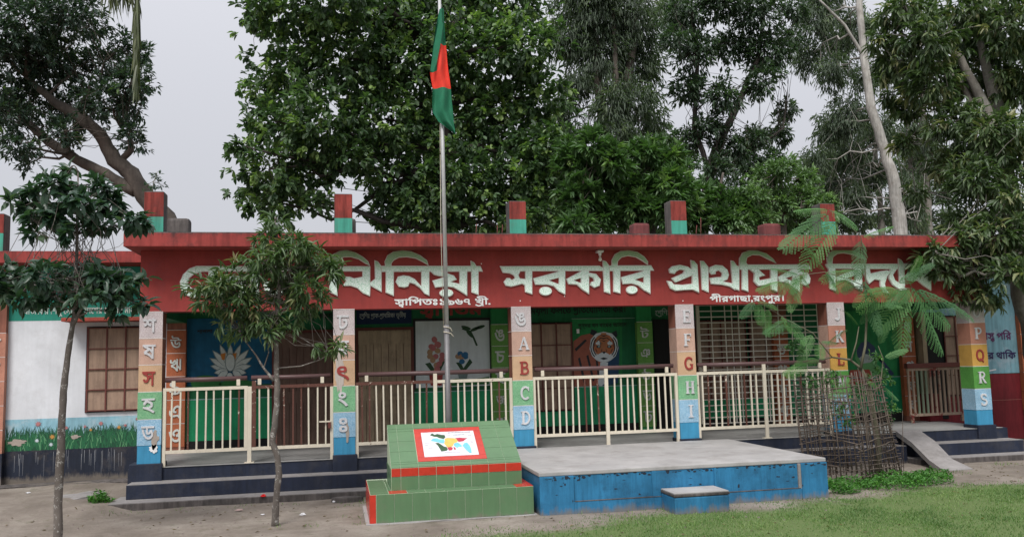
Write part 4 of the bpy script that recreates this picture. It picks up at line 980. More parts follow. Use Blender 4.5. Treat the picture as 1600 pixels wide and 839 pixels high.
fx = 4.255; fy = -1.62
pole = thing('flagpole', 'tall thin steel flagpole rising behind the map monument', 'flagpole', (fx, fy, 0))
ptop = at(692, -6, Y=fy).z
tube('lower_pole', [(fx+.0, fy, 0), (fx, fy, 2.36)], .036, plain('darker_pole_paint', (.17, .165, .17, 1), .5, .3), pole, 12)
tube('upper_pole', [(fx, fy, 2.30), (fx-.02, fy, ptop)], [.030, .022], STEEL, pole, 12)
for z, dx in ((2.34, .03), (2.27, .05)):
    tube('rope_tie', [(fx-.05, fy-.03, z), (fx, fy-.042, z-.01), (fx+.05, fy-.02, z-.02), (fx+dx+.04, fy-.03, z-.07)], .006, CREAM, pole, 5)
tube('halyard', [(fx-.045, fy-.02, 2.36), (fx-.06, fy-.03, 3.6), (fx-.045, fy-.02, 5.2), (fx-.035, fy, ptop-.05)], .004, CREAM, pole, 5)
# the flag, hanging limp in folds: cloth strip traced as a folded sheet
def flag():
    e = [  # y, left edge x, right edge x, fold x (photo positions)
        (14, 687, 693), (40, 681, 695), (64, 678, 696.5), (90, 674.5, 699), (112, 672, 701), (138, 676, 705), (160, 675.5, 706.5), (175, 676.5, 708), (190, 685, 709.5), (200, 698, 711), (209, 710, 711.5)]
    nu = 14; V = []; F = []
    rows = []
    for i in range(len(e)-1):
        for s in range(4):
            t = s/4; rows.append(tuple(e[i][k]*(1-t)+e[i+1][k]*t for k in range(3)))
    rows.append(e[-1])
    for (y, a, b) in rows:
        for j in range(nu+1):
            t = j/nu; dep = .05*math.sin(t*math.pi*2.6+.5)*min(1, (b-a)/14) + .012*math.sin(y*.12+t*9)
            p = at(a+(b-a)*t, y, Y=fy-.075); V.append((p.x, fy-.085+dep, p.z))
    for i in range(len(rows)-1):
        for j in range(nu): F.append((i*(nu+1)+j, i*(nu+1)+j+1, (i+1)*(nu+1)+j+1, (i+1)*(nu+1)+j))
    GR_ = plain('flag_green_cloth', (.012, .145, .075, 1), .8); o = obj('cloth', V, F, GR_, None, True)
    RD = plain('flag_red_cloth', (.75, .045, .025, 1), .8); o.data.materials.append(RD)
    for f in o.data.polygons:
        c = f.center; j = (f.index % nu)/nu; y = rows[f.index//nu][0]
        if 64 < y < 137 and j >= .30-(y-64)*.0012*0 + (.0 if y < 112 else -.3): f.material_index = 1
    return o
fl = thing('national_flag', 'limp green flag with a red disc hanging from the steel flagpole', 'flag', (fx, fy-.08, 5))
o = flag(); o.parent = fl
for v in o.data.vertices: v.co -= Vector(fl.location)
# second fold hanging behind on the left
a = [(687, 30), (680, 60), (676, 85), (672, 112), (677, 113), (682, 100), (688, 70), (692, 40)]
Pq = [(at(x, y, Y=fy-.12).x, at(x, y, Y=fy-.12).z) for x, y in a]; mb = MB(); slab2d(mb, Pq, [], planeXZ, fy-.15, fy-.147); mb.build('cloth_fold', MATS['flag_green_cloth'], fl)

# ================================================================ FOLIAGE
def leaves_mesh(name, P, D, Nv, Ln, Wd, var, mat, parent, shape_='diamond', kind='stuff'):
    """one small folded leaf per row of P"""
    P = np.asarray(P, float); D = np.asarray(D, float); Nv = np.asarray(Nv, float)
    D /= np.linalg.norm(D, axis=1)[:, None]+1e-9
    Sd = np.cross(D, Nv); Sd /= np.linalg.norm(Sd, axis=1)[:, None]+1e-9; Nn_ = np.cross(Sd, D)
    if shape_ == 'diamond':
        t = [(0, 0, 0), (.42, .5, .12), (1, 0, -.10), (.42, -.5, .12)]; f = [(0, 1, 2), (0, 2, 3)]
    elif shape_ == 'lance':
        t = [(0, 0, 0), (.3, .5, .10), (.68, .42, .02), (1, 0, -.18), (.68, -.42, .02), (.3, -.5, .10), (.5, 0, -.02)]; f = [(0, 1, 6), (1, 2, 6), (2, 3, 6), (3, 4, 6), (4, 5, 6), (5, 0, 6)]
    elif shape_ == 'round':
        t = [(0, 0, 0), (.34, .36, .10), (.70, .50, .06), (1, .10, -.10), (1, -.10, -.10), (.70, -.50, .06), (.34, -.36, .10)]; f = [(0, 1, 2), (0, 2, 3), (0, 3, 4), (0, 4, 5), (0, 5, 6)]
    elif shape_ == 'strip':
        t = [(0, .35, 0), (0, -.35, 0), (.55, -.5, -.03), (.55, .5, -.03), (1, 0, -.1)]; f = [(0, 1, 2, 3), (3, 2, 4)]
    t = np.array(t); n = len(P); k = len(t)
    Ln = np.broadcast_to(Ln, n)[:, None, None]; Wd = np.broadcast_to(Wd, n)[:, None, None]
    V = P[:, None, :]+D[:, None, :]*t[None, :, 0:1]*Ln+Sd[:, None, :]*t[None, :, 1:2]*Wd+Nn_[:, None, :]*t[None, :, 2:3]*Ln
    V = V.reshape(-1, 3) - np.array(wroot(parent))
    me = bpy.data.meshes.new(name); tot = n*len(f); ls = np.array([len(q) for q in f]); idx = np.concatenate([np.array(q) for q in f])
    loops = (idx[None, :]+np.arange(n)[:, None]*k).ravel()
    starts = (np.concatenate([[0], np.cumsum(ls)[:-1]])[None, :]+np.arange(n)[:, None]*ls.sum()).ravel()
    me.vertices.add(n*k); me.vertices.foreach_set('co', V.ravel().astype(np.float32))
    me.loops.add(len(loops)); me.loops.foreach_set('vertex_index', loops.astype(np.int32))
    me.polygons.add(tot); me.polygons.foreach_set('loop_start', starts.astype(np.int32))
    me.update(calc_edges=True)
    a = me.attributes.new('var', 'FLOAT', 'POINT'); a.data.foreach_set('value', np.repeat(np.broadcast_to(var, n), k).astype(np.float32))
    me.materials.append(mat); o = bpy.data.objects.new(name, me); link(o, parent)
    if kind: o['kind'] = kind
    return o
def unit(n): v = rng.normal(size=(n, 3)); return v/np.linalg.norm(v, axis=1)[:, None]
def blobw(px, py, Y, rpx):
    p = at(px, py, Y=Y); s = (Y-CAM[1])/FPX*1.03; return np.array(p), rpx*s
def crown(parent, blobs, mat, n_cl, n_lf, ln, wd, cl_r, droop=.3, up=.2, shape_='diamond', squash=.85, shell=.45, var_sp=.25, flat=.5, n_parts=0, name='foliage', ydepth=1.0, newbr=.12):
    """blobs: (centre, radius). Clumps of leaves on twig ends spread through each blob's volume, thicker near its outside"""
    tot = sum(b[1]**2 for b in blobs); Ps, Ds, Ns, Ls, Ws, Vs, CC = [], [], [], [], [], [], []
    for c, r in blobs:
        m = max(3, int(n_cl*r*r/tot)); u = unit(m); rad = r*(shell+(1-shell)*rng.random(m)**.6)*(1+.22*rng.normal(size=m))
        C = c+u*rad[:, None]*np.array([1, ydepth, squash]); fresh = rng.random(m) < newbr
        for i in range(m):
            k = max(3, int(n_lf*rng.uniform(.6, 1.4))); o = u[i]+np.array([0, 0, up]); o /= np.linalg.norm(o)
            d = unit(k)*flat*1.6+o; d[:, 2] -= droop*rng.random(k)*2
            base = C[i]+unit(k)*cl_r*rng.random(k)[:, None]*.9
            nn = np.tile([0, -.15, 1.], (k, 1))+unit(k)*.55
            Ps.append(base); Ds.append(d); Ns.append(nn); s = rng.uniform(.65, 1.25, k); Ls.append(ln*s); Ws.append(wd*s*rng.uniform(.8, 1.2, k))
            v0 = rng.normal(.42, var_sp*.6)+(.40 if fresh[i] else 0); Vs.append(np.clip(v0+rng.normal(0, var_sp*.4, k), 0, 1)); CC.append(C[i])
    P_, D_2, N_ = np.concatenate(Ps), np.concatenate(Ds), np.concatenate(Ns); L_, W_, V_ = np.concatenate(Ls), np.concatenate(Ws), np.concatenate(Vs)
    if n_parts:
        d = np.linalg.norm(P_-CAM, axis=1); pick = rng.permutation(np.argsort(d)[:n_parts*3])[:n_parts]; keep = np.ones(len(P_), bool); keep[pick] = False
        protos = []
        for v in (.15, .4, .6, .85):
            q = leaves_mesh('leaf', [[0, 0, 0]], [[1, 0, 0]], [[0, 0, 1]], [1.], [wd/ln], [v], mat, None, shape_, None); protos.append(q.data); bpy.data.objects.remove(q)
        off = Vector(wroot(parent))
        for i in pick:
            me = protos[min(3, int(V_[i]*4))]; o = bpy.data.objects.new('leaf', me); link(o, parent)
            x = Vector(D_2[i]).normalized(); s = x.cross(Vector(N_[i])).normalized(); z = s.cross(x)
            o.matrix_local = Matrix.Translation(Vector(P_[i])-off) @ Matrix((x, s, z)).transposed().to_4x4() @ Matrix.Scale(L_[i], 4)
        P_, D_2, N_, L_, W_, V_ = P_[keep], D_2[keep], N_[keep], L_[keep], W_[keep], V_[keep]
    leaves_mesh(name, P_, D_2, N_, L_, W_, V_, mat, parent, shape_)
    return CC
def limb(a, b, r0, r1, sag=.0, n=6, wob=.06):
    a, b = Vector(a), Vector(b); L0 = (b-a).length; pts = []
    for i in range(n+1):
        t = i/n; p = a.lerp(b, t); w_ = wob*L0*math.sin(math.pi*t)
        pts.append(p+Vector((random.uniform(-1, 1)*w_, random.uniform(-1, 1)*w_, random.uniform(-1, 1)*w_+sag*math.sin(math.pi*t))))
    return pts, [r0+(r1-r0)*i/n for i in range(n+1)]
def branches(parent, trunk, blobs, bark, r0, CC=None, ntw=0, twr=.01, name='branch'):
    """a branch from the trunk's nearest lower point into each blob, then twigs to leaf clumps"""
    tw = MB()
    for c, r in blobs:
        tp = min(trunk, key=lambda p: (Vector(c)-Vector(p)).length+max(0, p[2]-c[2])*1.5)
        pts, rr_ = limb(tp, c, r0, r0*.25, .05); tube(name, pts, rr_, bark, parent, 7)
        if CC is not None and ntw:
            near = sorted(CC, key=lambda q: np.linalg.norm(q-c))[:400]; 
            for q_ in random.sample(near, min(ntw, len(near))):
                s = pts[random.randint(2, len(pts)-1)]; a_, b_ = limb(s, q_, twr, twr*.3, 0, 3, .1); tw.tube(a_, b_, 4, False)
    if tw.v: tag(tw.build('twigs', bark, parent, True), kind='stuff')
def px3(lst): return [tuple(at(x, y, Y=Y)) for x, y, Y in lst]
def tree(name, label, cat, trunks, bark, blobs, mat, group=None, br=.06, ntw=6, twr=.012, **kw):
    """trunks: list of (points [(px,py,Y)], radii); a trunk's first point is put down on the ground"""
    t0 = at(*trunks[0][0][0][:2], Y=trunks[0][0][0][2]); root = thing(name, label, cat, (t0.x, t0.y, 0), group); allp = []
    for i, (pts, rad) in enumerate(trunks):
        p = px3(pts)
        if i == 0 and p[0][2] > .1: p = [(p[0][0], p[0][1], -.1)]+p; rad = [rad[0]*1.35]+list(rad)
        # finer, slightly uneven trunk
        q_, r_ = [], []
        for k in range(len(p)-1):
            for s in range(4):
                t = s/4; a, b = Vector(p[k]), Vector(p[k+1]); e = a.lerp(b, t); w_ = rad[k]*.12
                q_.append(e+Vector((random.uniform(-w_, w_), random.uniform(-w_, w_), 0))); r_.append((rad[k]*(1-t)+rad[k+1]*t)*random.uniform(.94, 1.06))
        q_.append(Vector(p[-1])); r_.append(rad[-1]); tube('trunk' if i == 0 else 'limb', q_, r_, bark, root, 12); allp += q_[1:]
    B = [blobw(*b) for b in blobs]
    CC = crown(root, B, mat, **kw)
    branches(root, allp, B, bark, br, CC, ntw, twr)
    return root

# --- big broad-leaved tree behind the middle of the roof
bl = []
for px_, py_, r in ((445, 20, 60), (520, -20, 80), (610, 10, 80), (700, 0, 80), (790, 0, 75), (455, 110, 60), (540, 90, 75), (640, 90, 85), (740, 90, 80), (820, 70, 60), (835, 150, 60), (430, 190, 50),
                    (500, 190, 70), (600, 185, 80), (700, 190, 85), (790, 190, 75), (850, 230, 55), (420, 265, 50), (480, 270, 55), (620, 270, 65), (540, 240, 45), (710, 280, 75), (800, 280, 70), (850, 300, 50),
                    (395, 315, 28), (440, 318, 36), (675, 330, 60), (760, 335, 60), (640, 320, 45), (830, 345, 45), (400, 12, 30), (405, 140, 25), (385, 230, 22), (600, 340, 22), (498, 318, 22)):
    bl.append((px_, py_, 12+random.uniform(-1.6, 1.8), r))
tree('broadleaf_tree', 'huge dense broad-leaved tree towering behind the roof left of centre', 'tree', [([(690, 365, 12.5), (690, 200, 12.5), (680, 60, 12.3)], [.32, .26, .12])], BARKD, bl, LF_BIG, br=.10, ntw=5,
     n_cl=6600, n_lf=9, var_sp=.36, ln=.215, wd=.108, cl_r=.13, droop=.55, newbr=.2, shell=.35, flat=.7, shape_='round')
# --- dark leaning tree at upper left
bl = [(x, y, 10+random.uniform(-1.2, 1.2), r) for x, y, r in ((40, 30, 55), (105, 15, 45), (15, 100, 60), (75, 90, 45), (-40, 60, 60), (100, 95, 32), (140, 40, 26), (165, 100, 32), (215, 85, 24), (190, 62, 15), (205, 125, 34), (160, 155, 36), (120, 165, 40), (60, 160, 42), (10, 185, 38),
      (-30, 160, 50), (30, 225, 26), (100, 205, 26), (205, 165, 26), (205, 205, 22), (215, 225, 14), (45, 255, 14), (110, 225, 16), (235, 130, 10), (138, 95, 16), (60, -30, 60), (150, -30, 26), (230, 75, 8))]
tree('leaning_tree', 'dark small-leaved tree leaning left with bare forked limbs above the left roof post', 'tree',
     [([(262, 350, 10), (235, 318, 10), (205, 272, 10), (178, 250, 10), (158, 212, 10), (125, 182, 10), (85, 160, 10), (40, 120, 10)], [.30, .25, .21, .19, .16, .15, .11, .05]),
      ([(212, 300, 10), (165, 272, 10), (120, 250, 10), (78, 222, 10.2), (40, 190, 10.3), (-20, 140, 10.5)], [.16, .14, .13, .12, .09, .05]),
      ([(188, 252, 10), (205, 235, 9.9), (203, 215, 9.8), (190, 200, 9.8)], [.09, .08, .06, .03])], BARK, bl, LF_DARK, br=.045, ntw=7,
     n_cl=2600, n_lf=11, ln=.15, wd=.06, cl_r=.16, droop=.15, newbr=.05, shell=.3)
# --- eucalyptus group with hanging foliage
bl = [(x, y, 16+random.uniform(-1.5, 1.5), r) for x, y, r in ((930, 10, 60), (990, 30, 50), (890, 60, 38), (940, 90, 50), (1000, 100, 42), (900, 130, 28), (985, 160, 42), (955, 170, 36), (1020, 190, 26), (880, 170, 22), (960, 220, 30), (920, -30, 60), (1010, 230, 22), (1050, 20, 30), (900, 205, 18))]
tree('eucalyptus', 'drooping grey-green eucalyptus with several dark stems behind the right of the big tree', 'tree',
     [([(975, 330, 16), (972, 240, 16), (980, 150, 16), (992, 40, 16), (1000, -40, 16)], [.22, .2, .17, .12, .06]), ([(955, 320, 16.3), (942, 200, 16.3), (932, 90, 16.3), (925, -30, 16.3)], [.2, .19, .16, .1]), ([(968, 260, 15.8), (962, 120, 15.7), (958, 0, 15.8)], [.13, .1, .05])],
     BARK, bl, LF_EUC, br=.04, ntw=8, n_cl=2300, n_lf=13, ln=.27, wd=.034, cl_r=.36, droop=1.5, up=0, squash=1.1, shell=.2, flat=.3, shape_='diamond', newbr=.05)
# --- airy dark tree right of it
bl = [(x, y, 12+random.uniform(-1.2, 1.2), r) for x, y, r in ((1070, 20, 40), (1120, 0, 45), (1180, 20, 45), (1085, 80, 40), (1140, 70, 38), (1200, 80, 42), (1190, 130, 32), (1235, 60, 24), (1075, 140, 34), (1130, 150, 32), (1215, 210, 26), (1105, 200, 30), (1150, 230, 30), (1075, 220, 24), (1230, 170, 20), (1120, 265, 26), (1185, 215, 18), (1240, 15, 26), (1050, 60, 22))]
tree('airy_tree', 'dark open-crowned tree with slanting limbs right of the eucalyptus stems', 'tree',
     [([(1098, 360, 12), (1105, 290, 12), (1118, 235, 12), (1150, 170, 12), (1185, 90, 12), (1195, 10, 12)], [.2, .17, .14, .11, .08, .04]), ([(1110, 275, 12), (1085, 200, 11.9), (1090, 100, 11.8), (1080, 0, 11.8)], [.09, .08, .06, .03]), ([(1120, 245, 12), (1175, 235, 11.8), (1225, 200, 11.6)], [.07, .05, .02])],
     BARKD, bl, LF_AIRY, br=.03, ntw=10, n_cl=1750, n_lf=10, ln=.19, wd=.065, cl_r=.2, droop=.6, shell=.2, newbr=.04)
# --- farther trees closing the gaps behind
for i, (x, lab, col_) in enumerate(((880, 'dim far tree filling the gap between the big tree and the eucalyptus stems', LF_AIRY), (1035, 'dim far tree seen between the eucalyptus stems and the slanting limbs', LF_MID), (1170, 'dim far tree behind the slanting limbs of the open-crowned tree', LF_AIRY), (1300, 'dim far tree behind the fifth roof post, left of the white stem', LF_EUC), (1440, 'dim far tree between the white stem and the mango tree', LF_EUC))):
    tree('far_tree', lab, 'tree', [([(x, 362, 20), (x+4, 290, 20), (x-4, 200, 20)], [.16, .12, .05])], BARK,
         [(x+dx, y, 20+random.uniform(-1, 1), r_) for dx, y, r_ in ((-45, 340, 28), (0, 345, 30), (45, 345, 28), (-25, 300, 32), (30, 300, 30), (0, 255, 30), (-40, 260, 20), (38, 250, 22), (5, 215, 22))], col_, group='far trees behind the roof', br=.04, ntw=4, n_cl=800, n_lf=9, ln=.24, wd=.08, cl_r=.25, droop=.5, shell=.2)
# --- rosette-leaved bushes peeping over the roof
for i, (lab, cen, bls) in enumerate((
    ('glossy rosette-leaved small tree just right of the big tree, above the roof edge', (905, 350), ((905, 310, 34), (895, 250, 30), (930, 280, 34), (955, 250, 26), (940, 340, 30), (900, 350, 24), (960, 320, 28), (925, 225, 22), (985, 345, 22))),
    ('glossy rosette-leaved small tree behind the fourth roof post', (1020, 350), ((1010, 270, 32), (1040, 250, 26), (1000, 320, 32), (1050, 290, 34), (1010, 235, 24), (1040, 330, 26), (1065, 325, 22), (985, 290, 22))),
    ('glossy rosette-leaved small tree between the fourth and fifth roof posts', (1120, 350), ((1105, 310, 28), (1140, 320, 26), (1160, 340, 22), (1090, 340, 22), (1130, 345, 20))))):
    tree('rosette_leaved_tree', lab, 'tree', [([(cen[0], 360, 9+i*.4), (cen[0]+4, 300, 9+i*.4), (cen[0]+10, 270, 9+i*.4)], [.08, .06, .03])], BARK, [(x, y, 9+i*.4+random.uniform(-.7, .7), r) for x, y, r in bls], LF_MID, group='rosette-leaved trees over the roof', br=.03, ntw=5,
         n_cl=(560, 520, 260)[i], n_lf=13, ln=.30, wd=.085, cl_r=.04, droop=.12, up=.5, flat=.6, shell=.4, newbr=.12)
tree('pale_leaved_tree', 'pale green small-leaved tree over the roof right of the fifth roof post', 'tree', [([(1225, 365, 10), (1222, 300, 10), (1215, 265, 10)], [.09, .06, .03])], BARK,
     [(x, y, 10+random.uniform(-.8, .8), r) for x, y, r in ((1200, 275, 26), (1225, 262, 22), (1175, 310, 26), (1215, 320, 34), (1250, 310, 30), (1260, 280, 20), (1285, 320, 22), (1190, 345, 24), (1240, 350, 28), (1280, 350, 22), (1150, 350, 20))], LF_PALE, br=.03, ntw=8,
     n_cl=1100, n_lf=9, ln=.17, wd=.065, cl_r=.14, droop=.25, shell=.25, newbr=.15)
# --- tall white-stemmed eucalyptus
bl = [(x, y, 15.4+random.uniform(-1.2, 1.5), r) for x, y, r in ((1275, 30, 36), (1310, 60, 36), (1260, 90, 26), (1300, 110, 30), (1340, 40, 30), (1300, 200, 30), (1330, 180, 36), (1280, 250, 22), (1325, 240, 34), (1360, 270, 30), (1300, 290, 24), (1340, 310, 26), (1380, 200, 24), (1350, 120, 24), (1420, 300, 26), (1440, 220, 30), (1400, 100, 30), (1290, -20, 40), (1430, 340, 18), (1290, 330, 18))]
tree('white_stemmed_eucalyptus', 'tall eucalyptus with a smooth white bent stem at right behind the roof', 'tree',
     [([(1408, 365, 13), (1398, 290, 13), (1382, 235, 13), (1361, 170, 13), (1350, 90, 13), (1343, 10, 13), (1340, -60, 13)], [.23, .21, .175, .155, .13, .11, .09]), ([(1350, 90, 13), (1320, 40, 13), (1280, 0, 13)], [.06, .05, .03])], BARKW, bl, LF_EUC, br=.035, ntw=9,
     n_cl=2600, n_lf=12, ln=.22, wd=.034, cl_r=.32, droop=1.4, up=0, squash=1.15, shell=.2, flat=.3, newbr=.05)
for i, (x, y1, w_, lab) in enumerate(((1452, 180, .11, 'slim brown tree stem right of the white eucalyptus stem, nearest the mango crown'), (1378, 250, .09, 'slim grey tree stem just behind the foot of the white eucalyptus stem'), (1432, 260, .07, 'thinnest grey stem between the white eucalyptus and the mango crown'))):
    tree('slim_tree', lab, 'tree', [([(x, 365, 17), (x-4, 300, 17), (x-10, y1, 17), (x-14, y1-120, 17)], [w_*1.4, w_*1.2, w_, w_*.5])], BARKL, [(x-10, y1+20, 17, 26), (x+18, y1-30, 17.5, 28), (x-26, y1-50, 16.5, 26), (x+8, y1+90, 17, 16)], LF_EUC, group='slim background trees', br=.03, ntw=6,
         n_cl=150, n_lf=11, ln=.24, wd=.034, cl_r=.32, droop=1.2, up=0, shell=.2, newbr=.05)
# --- mango tree at the right edge
bl = [(x, y, Y, r) for x, y, Y, r in ((1415, 10, .6, 40), (1450, 60, .3, 52), (1510, 20, 1, 70), (1580, 40, .2, 70), (1400, 95, 1, 34), (1372, 60, 1, 20), (1378, 120, 1.3, 16), (1345, 30, 13.2, 14) if False else (1390, 30, 1, 24), (1455, 130, .6, 48), (1530, 110, 1.4, 65), (1600, 130, .5, 60), (1490, 190, .4, 45), (1550, 210, -.2, 55), (1610, 240, 0, 55), (1420, 170, 1.5, 30), (1400, 150, 1.5, 20), (1530, 280, -.3, 46),
      (1590, 310, -.6, 50), (1510, 345, .2, 38), (1560, 370, -.6, 44), (1612, 400, -.6, 40), (1525, 410, -.3, 36), (1580, 430, -.9, 30), (1480, 420, -.2, 22), (1450, 410, -.3, 18), (1500, 450, 0, 24), (1545, 465, -.3, 24), (1430, 300, 1.6, 14), (1415, 225, 1.4, 20), (1490, 380, -.4, 22), (1512, 372, -.5, 20), (1462, 395, -.5, 16), (1470, 260, 1, 26), (1500, 250, .5, 30))]
tree('mango_tree', 'large mango tree with long drooping leaves filling the right edge of the view', 'tree',
     [([(1668, 705, .6), (1640, 600, .5), (1614, 500, .4), (1596, 420, .4), (1575, 300, .5), (1560, 180, .7), (1530, 60, .8)], [.30, .28, .26, .24, .18, .13, .06]), ([(1590, 340, .4), (1540, 170, .6), (1500, 90, .8), (1450, 60, .8)], [.13, .1, .07, .03]), ([(1600, 430, .3), (1550, 410, -.2), (1500, 430, -.3)], [.08, .05, .02]), ([(1580, 300, .4), (1510, 140, .9), (1480, 110, 1)], [.09, .07, .03])],
     BARKL, bl, LF_MANGO, br=.035, ntw=7, n_cl=2300, n_lf=10, ln=.185, wd=.045, cl_r=.10, droop=.6, up=.1, flat=.65, shell=.3, newbr=.16, shape_='lance', n_parts=260)
# --- young shade tree at left with tiered crown
sap = tree('young_shade_tree', 'slender young tree with two leafy tiers standing before the left wing', 'tree',
     [([(88, 905, -3.2), (92, 750, -3.2), (97, 650, -3.2), (100, 600, -3.2), (107, 545, -3.2), (118, 480, -3.2), (120, 400, -3.2), (122, 270, -3.2)], [.050, .044, .037, .036, .030, .025, .018, .008]), ([(113, 510, -3.2), (128, 480, -3.25), (150, 455, -3.3)], [.022, .017, .008])],
     BARKS, [(x, y, -3.2+dy, r) for x, y, r, dy in ((110, 262, 14, 0), (60, 300, 20, .1), (85, 290, 24, -.2), (150, 290, 24, .1), (40, 330, 24, .2), (80, 340, 28, -.1), (125, 320, 28, -.3), (170, 315, 26, .2), (200, 340, 20, 0), (20, 320, 14, 0), (150, 345, 22, 0), (115, 365, 16, -.2), (60, 365, 14, 0), (215, 350, 10, 0),
      (25, 440, 30, .2), (70, 430, 30, -.3), (120, 425, 28, .2), (165, 435, 30, -.1), (205, 445, 26, .1), (50, 465, 24, 0), (130, 458, 22, -.3), (185, 470, 22, 0), (225, 475, 14, .1), (95, 455, 24, .3), (-10, 455, 26, 0), (185, 490, 10, -.1), (110, 485, 10, 0))],
     LF_SAP, br=.010, ntw=3, twr=.005, n_cl=330, n_lf=8, ln=.14, wd=.062, cl_r=.05, droop=.4, up=.2, squash=.65, flat=.8, shell=.15, newbr=.06, shape_='lance', n_parts=290)
# --- mango sapling before the steps
tree('mango_sapling', 'thin crooked mango sapling with narrow leaves in front of the left steps', 'tree',
     [([(430, 824, -2.5), (431, 780, -2.5), (436, 740, -2.5), (434, 715, -2.5), (426, 690, -2.5), (432, 640, -2.5), (433, 600, -2.5), (431, 540, -2.5), (432, 500, -2.5), (437, 455, -2.5), (434, 400, -2.5), (430, 345, -2.5)], [.042, .038, .036, .036, .036, .034, .033, .029, .027, .022, .016, .008]),
      ([(428, 595, -2.5), (412, 575, -2.5), (400, 555, -2.5), (385, 535, -2.5)], [.018, .014, .01, .005]), ([(412, 575, -2.5), (420, 550, -2.55), (418, 530, -2.6)], [.008, .006, .003]), ([(434, 575, -2.5), (470, 572, -2.5), (500, 562, -2.5), (528, 545, -2.45)], [.010, .008, .006, .003])],
     BARKS, [(x, y, -2.5+dy, r) for x, y, r, dy in ((430, 345, 16, 0), (425, 375, 24, .1), (460, 385, 28, -.2), (490, 400, 28, .2), (410, 410, 28, -.2), (450, 420, 30, .1), (510, 425, 22, 0), (480, 450, 26, -.2), (440, 460, 26, .2), (370, 430, 24, 0), (345, 450, 26, -.2), (320, 445, 14, 0), (335, 475, 20, .1), (375, 470, 26, -.1), (410, 490, 26, 0),
      (385, 510, 22, .1), (300, 450, 10, 0), (470, 480, 18, 0), (530, 545, 14, 0), (510, 550, 7, 0), (500, 470, 14, 0), (420, 520, 14, -.1), (530, 420, 10, 0), (455, 510, 12, 0), (345, 505, 12, 0), (490, 540, 6, 0))],
     LF_MS, br=.010, ntw=4, twr=.004, n_cl=500, n_lf=8, ln=.145, wd=.027, cl_r=.035, droop=.45, up=.15, flat=.75, shell=.15, newbr=.16, shape_='lance', n_parts=290)
# --- self-sown plant on the first roof post
tree('wall_plant', 'tiny self-sown plant sprouting from the top of the first roof post', 'plant', [([(238, 303, .2), (240, 285, .2), (246, 268, .2)], [.008, .006, .003])], BARKG, [(246, 275, .2, 9), (240, 288, .2, 8), (252, 290, .2, 8), (225, 293, .25, 6)], LF_SAP, br=.004, ntw=2, twr=.003, n_cl=22, n_lf=9, ln=.06, wd=.018, cl_r=.03, droop=.1)

# ================================================================ FEATHER-LEAVED SAPLING IN A BAMBOO CAGE
def frond_mesh(Lf, Wf, npair, seed, curl):
    """a twice-divided leaf: midrib, pinnae, rows of tiny leaflets; lies along +x, drooping"""
    r_ = random.Random(seed); mb = MB(); var = []
    rib = [(Lf*t, 0, -curl*Lf*t*t) for t in [i/10 for i in range(11)]]
    mb.tube(rib, [.004*(1-.7*i/10) for i in range(11)], 4, False)
    for i in range(npair):
        t = .10+.88*i/npair; x = Lf*t; z = -curl*Lf*t*t; w = Wf/2*math.sin(math.pi*min(1, t*.86+.16))**.6*r_.uniform(.92, 1.06)
        for s in (-1, 1):
            a = R(62-18*t)+r_.uniform(-.05, .05); dx, dy = math.cos(a), math.sin(a)*s; dz = -.25-r_.uniform(0, .12)
            m_ = 11; lw = Lf/npair*.34
            for j in range(m_):
                q_ = .08+.92*j/m_; bx_, by_, bz_ = x+dx*w*q_, dy*w*q_, z+dz*w*q_*q_; ll = lw*(1-.35*q_)
                n_ = w/m_*.42
                for e in (-1, 1):
                    ex, ey = (-dy*s*e)*ll, (dx*s*e)*ll
                    mb.add([(bx_-dx*n_, by_-dy*n_, bz_), (bx_+dx*n_, by_+dy*n_, bz_), (bx_+dx*n_*1.8+ex, by_+dy*n_*1.8+ey, bz_+.002), (bx_+dx*n_*.2+ex, by_+dy*n_*.2+ey, bz_+.002)], [(0, 1, 2, 3)])
    me = bpy.data.meshes.new('frond'); me.from_pydata(mb.v, [], mb.f); me.materials.append(LF_FERN)
    a = me.attributes.new('var', 'FLOAT', 'POINT'); v0 = r_.uniform(.25, .8); a.data.foreach_set('value', [min(1, max(0, v0+r_.uniform(-.12, .12))) for _ in mb.v]); return me
fr_pro = [frond_mesh(1, .62, 16, i, c) for i, c in enumerate((.10, .25, .05, .32, .18))]
SAPY = -1.45
ft = at(1372, 720, Y=SAPY); fern = thing('feather_leaved_sapling', 'spindly sapling with feathery divided leaves growing out of the bamboo cage', 'tree', (ft.x, SAPY, 0))
stems = [([(1378, 735), (1372, 690), (1366, 655), (1362, 620), (1356, 595), (1345, 575), (1328, 562), (1300, 558), (1262, 566)], [.045, .042, .038, .034, .03, .024, .018, .012, .007]),
         ([(1345, 575), (1352, 540), (1354, 500), (1353, 460), (1352, 425), (1350, 400)], [.022, .018, .016, .014, .011, .007]), ([(1330, 562), (1338, 535), (1342, 510)], [.013, .010, .006]),
         ([(1352, 450), (1370, 452), (1400, 452), (1425, 450)], [.007, .006, .005, .004]), ([(1352, 448), (1330, 438), (1290, 425), (1250, 430), (1225, 440)], [.007, .006, .005, .004, .003]), ([(1350, 402), (1345, 370), (1320, 345), (1296, 328)], [.007, .006, .005, .004]),
         ([(1300, 558), (1270, 520), (1230, 500), (1200, 480), (1180, 470)], [.008, .006, .005, .004, .003]), ([(1362, 620), (1376, 600), (1380, 560), (1372, 540)], [.012, .009, .006, .004]), ([(1368, 655), (1350, 640), (1332, 610), (1330, 590)], [.010, .008, .005, .003])]
for i, (pts, rad) in enumerate(stems): tube('trunk' if i == 0 else 'branch', [at(x, y, Y=SAPY-.03*i) if k or i else (ft.x, SAPY, -.05) for k, (x, y) in enumerate(pts)], rad, BARKG, fern, 8)
